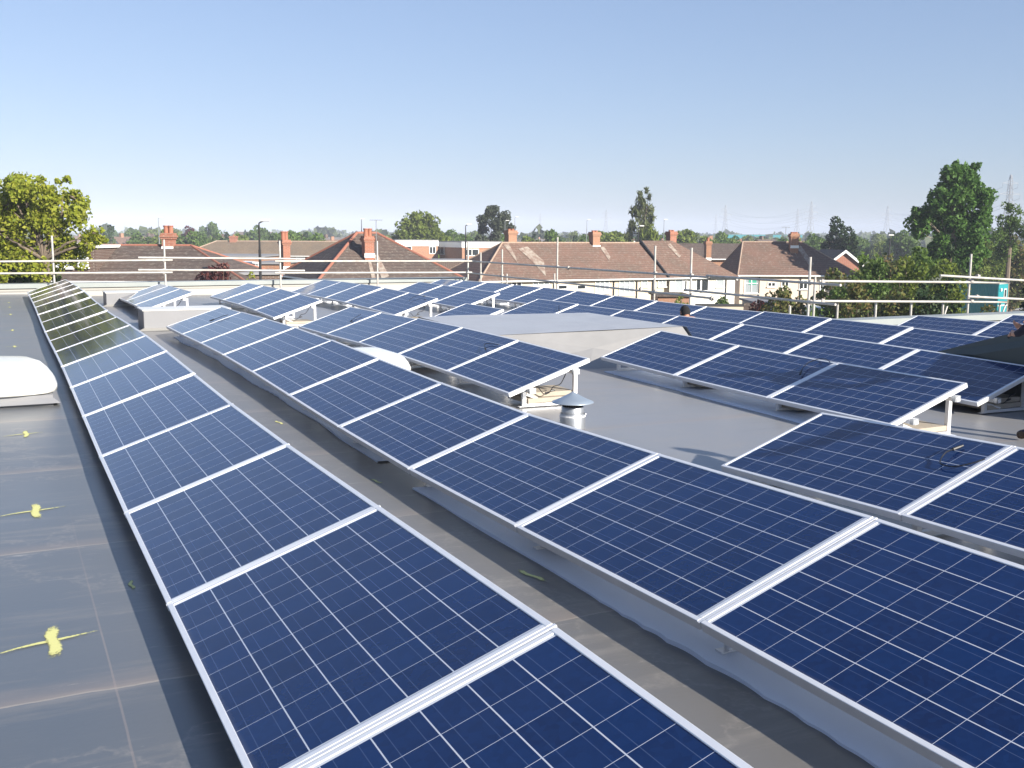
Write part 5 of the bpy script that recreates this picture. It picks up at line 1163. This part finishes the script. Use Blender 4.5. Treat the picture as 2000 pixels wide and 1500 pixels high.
def stand_worker():
    x, y = 8.45, 6.28; z0 = roof_z(x, y); T = thing('person', 'worker in dark navy clothes at the right edge, only hand and forearm showing', 'person', (x, y, z0))
    f = Vector((-.25, .97, 0)).normalized(); s = Vector((f.y, -f.x, 0)); V = lambda a, b, z: s*a+f*b+Vector((0, 0, z))
    J = [V(0, 0, .98), V(0, .02, 1.15), V(0, .03, 1.33), V(0, .01, 1.45), V(0, .02, 1.53), V(.10, 0, .90), V(.12, .04, .50), V(.13, -.02, .10), V(.14, .14, .04), V(-.10, 0, .90), V(-.12, .03, .50), V(-.13, -.03, .10), V(-.14, .13, .04),
         V(.19, .0, 1.40), V(.30, -.02, 1.12), V(.22, .22, 1.0), V(-.19, 0, 1.40), V(-.37, -.04, 1.10), V(-.24, .14, .98)]
    E_ = [(0, 1), (1, 2), (2, 3), (3, 4), (0, 5), (5, 6), (6, 7), (7, 8), (0, 9), (9, 10), (10, 11), (11, 12), (3, 13), (13, 14), (14, 15), (3, 16), (16, 17), (17, 18)]
    Rr = [(.16, .115), (.145, .105), (.17, .115), (.10, .08), .052, .095, .065, .05, (.045, .035), .095, .065, .05, (.045, .035), .07, .05, .036, .07, .05, .036]
    hand(J, E_, Rr, 15, J[15], V(-.3, .9, .1), V(-.6, -.2, .7)); hand(J, E_, Rr, 18, J[18], V(.5, .8, .0), V(.5, -.3, .7))
    def zone(c):
        if c.z < .09: return 3
        if c.z < .95: return 1 if abs(c.x)+abs(c.y) < .6 and c.z < .93 else 0
        d1 = min((c-J[15]).dot(V(-.3, .9, .1)), 1); 
        if (c-J[15]).length < .24 and (c-J[15]).dot(V(-.3, .9, .1)) > .005 and c.z < 1.2: return 2
        if (c-J[18]).length < .24 and (c-J[18]).dot(V(.5, .8, 0)) > .005 and c.z < 1.2: return 2
        if c.z > 1.5: return 2
        return 0
    body_mesh('body', J, E_, Rr, T, [M_JACKET, M_TROU, M_SKIN, M_BOOT], zone)
    T['_local'] = 1; head(T, V(0, .05, 1.64), f+Vector((0, 0, -.25)), .098, M_HAT); 
stand_worker()
def crouch_worker():
    p = atz(1338, 606, .56); x, y = 10.42, 14.45; z0 = roof_z(x, y); T = thing('person', 'worker crouching behind the fifth row, only the black beanie showing', 'person', (x, y, z0))
    f = Vector((.15, 1, 0)).normalized(); s = Vector((f.y, -f.x, 0)); V = lambda a, b, z: s*a+f*b+Vector((0, 0, z))
    J = [V(0, -.22, .16), V(0, -.14, .27), V(0, -.02, .36), V(0, .07, .40), V(0, .12, .42), V(.1, -.2, .15), V(.14, .17, .20), V(.13, -.1, .05), V(.13, -.22, .04), V(-.1, -.2, .15), V(-.14, .17, .20), V(-.13, -.1, .05), V(-.13, -.22, .04), V(.17, .05, .36), V(.2, .2, .2), V(.1, .33, .12), V(-.17, .05, .36), V(-.2, .2, .2), V(-.1, .33, .12)]
    E_ = [(0, 1), (1, 2), (2, 3), (3, 4), (0, 5), (5, 6), (6, 7), (7, 8), (0, 9), (9, 10), (10, 11), (11, 12), (3, 13), (13, 14), (14, 15), (3, 16), (16, 17), (17, 18)]
    Rr = [(.14, .12), (.14, .11), (.15, .11), (.1, .08), .052, .09, .065, .05, .04, .09, .065, .05, .04, .06, .045, .033, .06, .045, .033]
    hand(J, E_, Rr, 15, J[15], V(-.3, .9, -.2), V(-.8, -.2, .2)); hand(J, E_, Rr, 18, J[18], V(.3, .9, -.2), V(.8, -.2, .2))
    zone = lambda c: 2 if (c.dot(f) > .33 and c.z < .22) or c.z > .43 else (1 if c.z < .2 else 0)
    body_mesh('body', J, E_, Rr, T, [M_JACKET, M_TROU, M_SKIN, M_BOOT], zone)
    T['_local'] = 1; head(T, V(.0, .16, HEADZ-z0), f+Vector((0, 0, -.5)), .1, M_HAT, 'beanie')
def arm_worker():
    x, y = 6.55, 3.45; z0 = roof_z(x, y); T = thing('person', 'worker standing just outside the right edge with one arm stretched out', 'person', (x, y, z0))
    f = Vector((-.3, .95, 0)).normalized(); s = Vector((f.y, -f.x, 0)); V = lambda a, b, z: s*a+f*b+Vector((0, 0, z))
    J = [V(0, 0, .98), V(0, .02, 1.15), V(0, .03, 1.33), V(0, .01, 1.45), V(0, .02, 1.53), V(.10, 0, .90), V(.12, .04, .50), V(.13, -.02, .10), V(.14, .14, .04), V(-.10, 0, .90), V(-.12, .03, .50), V(-.13, -.03, .10), V(-.14, .13, .04),
         V(.19, .0, 1.40), V(.26, .02, 1.12), V(.2, .22, 1.2), V(-.19, 0, 1.42), V(-.44, .0, 1.42), V(-.68, .04, 1.40)]
    E_ = [(0, 1), (1, 2), (2, 3), (3, 4), (0, 5), (5, 6), (6, 7), (7, 8), (0, 9), (9, 10), (10, 11), (11, 12), (3, 13), (13, 14), (14, 15), (3, 16), (16, 17), (17, 18)]
    Rr = [(.16, .115), (.145, .105), (.17, .115), (.10, .08), .052, .095, .065, .05, (.045, .035), .095, .065, .05, (.045, .035), .07, .05, .036, .07, .05, .036]
    hand(J, E_, Rr, 15, J[15], V(-.3, .9, .1), V(-.6, -.2, .7)); hand(J, E_, Rr, 18, J[18], V(-1, .1, 0), V(0, .2, .9))
    zone = lambda c: 3 if c.z < .09 else 1 if c.z < .93 else 2 if (c.z > 1.5 or c.dot(s) < -.7 or ((c-J[15]).length < .24 and (c-J[15]).dot(V(-.3, .9, .1)) > .005)) else 0
    body_mesh('body', J, E_, Rr, T, [M_JACKET, M_TROU, M_SKIN, M_BOOT], zone); T['_local'] = 1; head(T, V(0, .05, 1.64), f, .098, M_HAT)
arm_worker()
HEADZ = .475
crouch_worker()

# ------------------------------------------------------------------ haze
mb = MB(); mb.box(-3000, 3000, -3000, 3000, GZ-1, 47); hz = mb.build('haze', None); hz.data.materials.clear()
hm = bpy.data.materials.new('haze'); hm.use_nodes = True; t = hm.node_tree; t.nodes.remove(t.nodes['Principled BSDF']); pv = t.nodes.new('ShaderNodeVolumePrincipled'); pv.inputs['Color'].default_value = (.68, .74, .90, 1); pv.inputs['Density'].default_value = .00045; pv.inputs['Anisotropy'].default_value = -.25
t.links.new(pv.outputs[0], t.nodes['Material Output'].inputs['Volume']); hz.data.materials.append(hm); tag(hz, kind='stuff')
for o in list(bpy.data.objects):
    if '_local' in o.keys(): del o['_local']
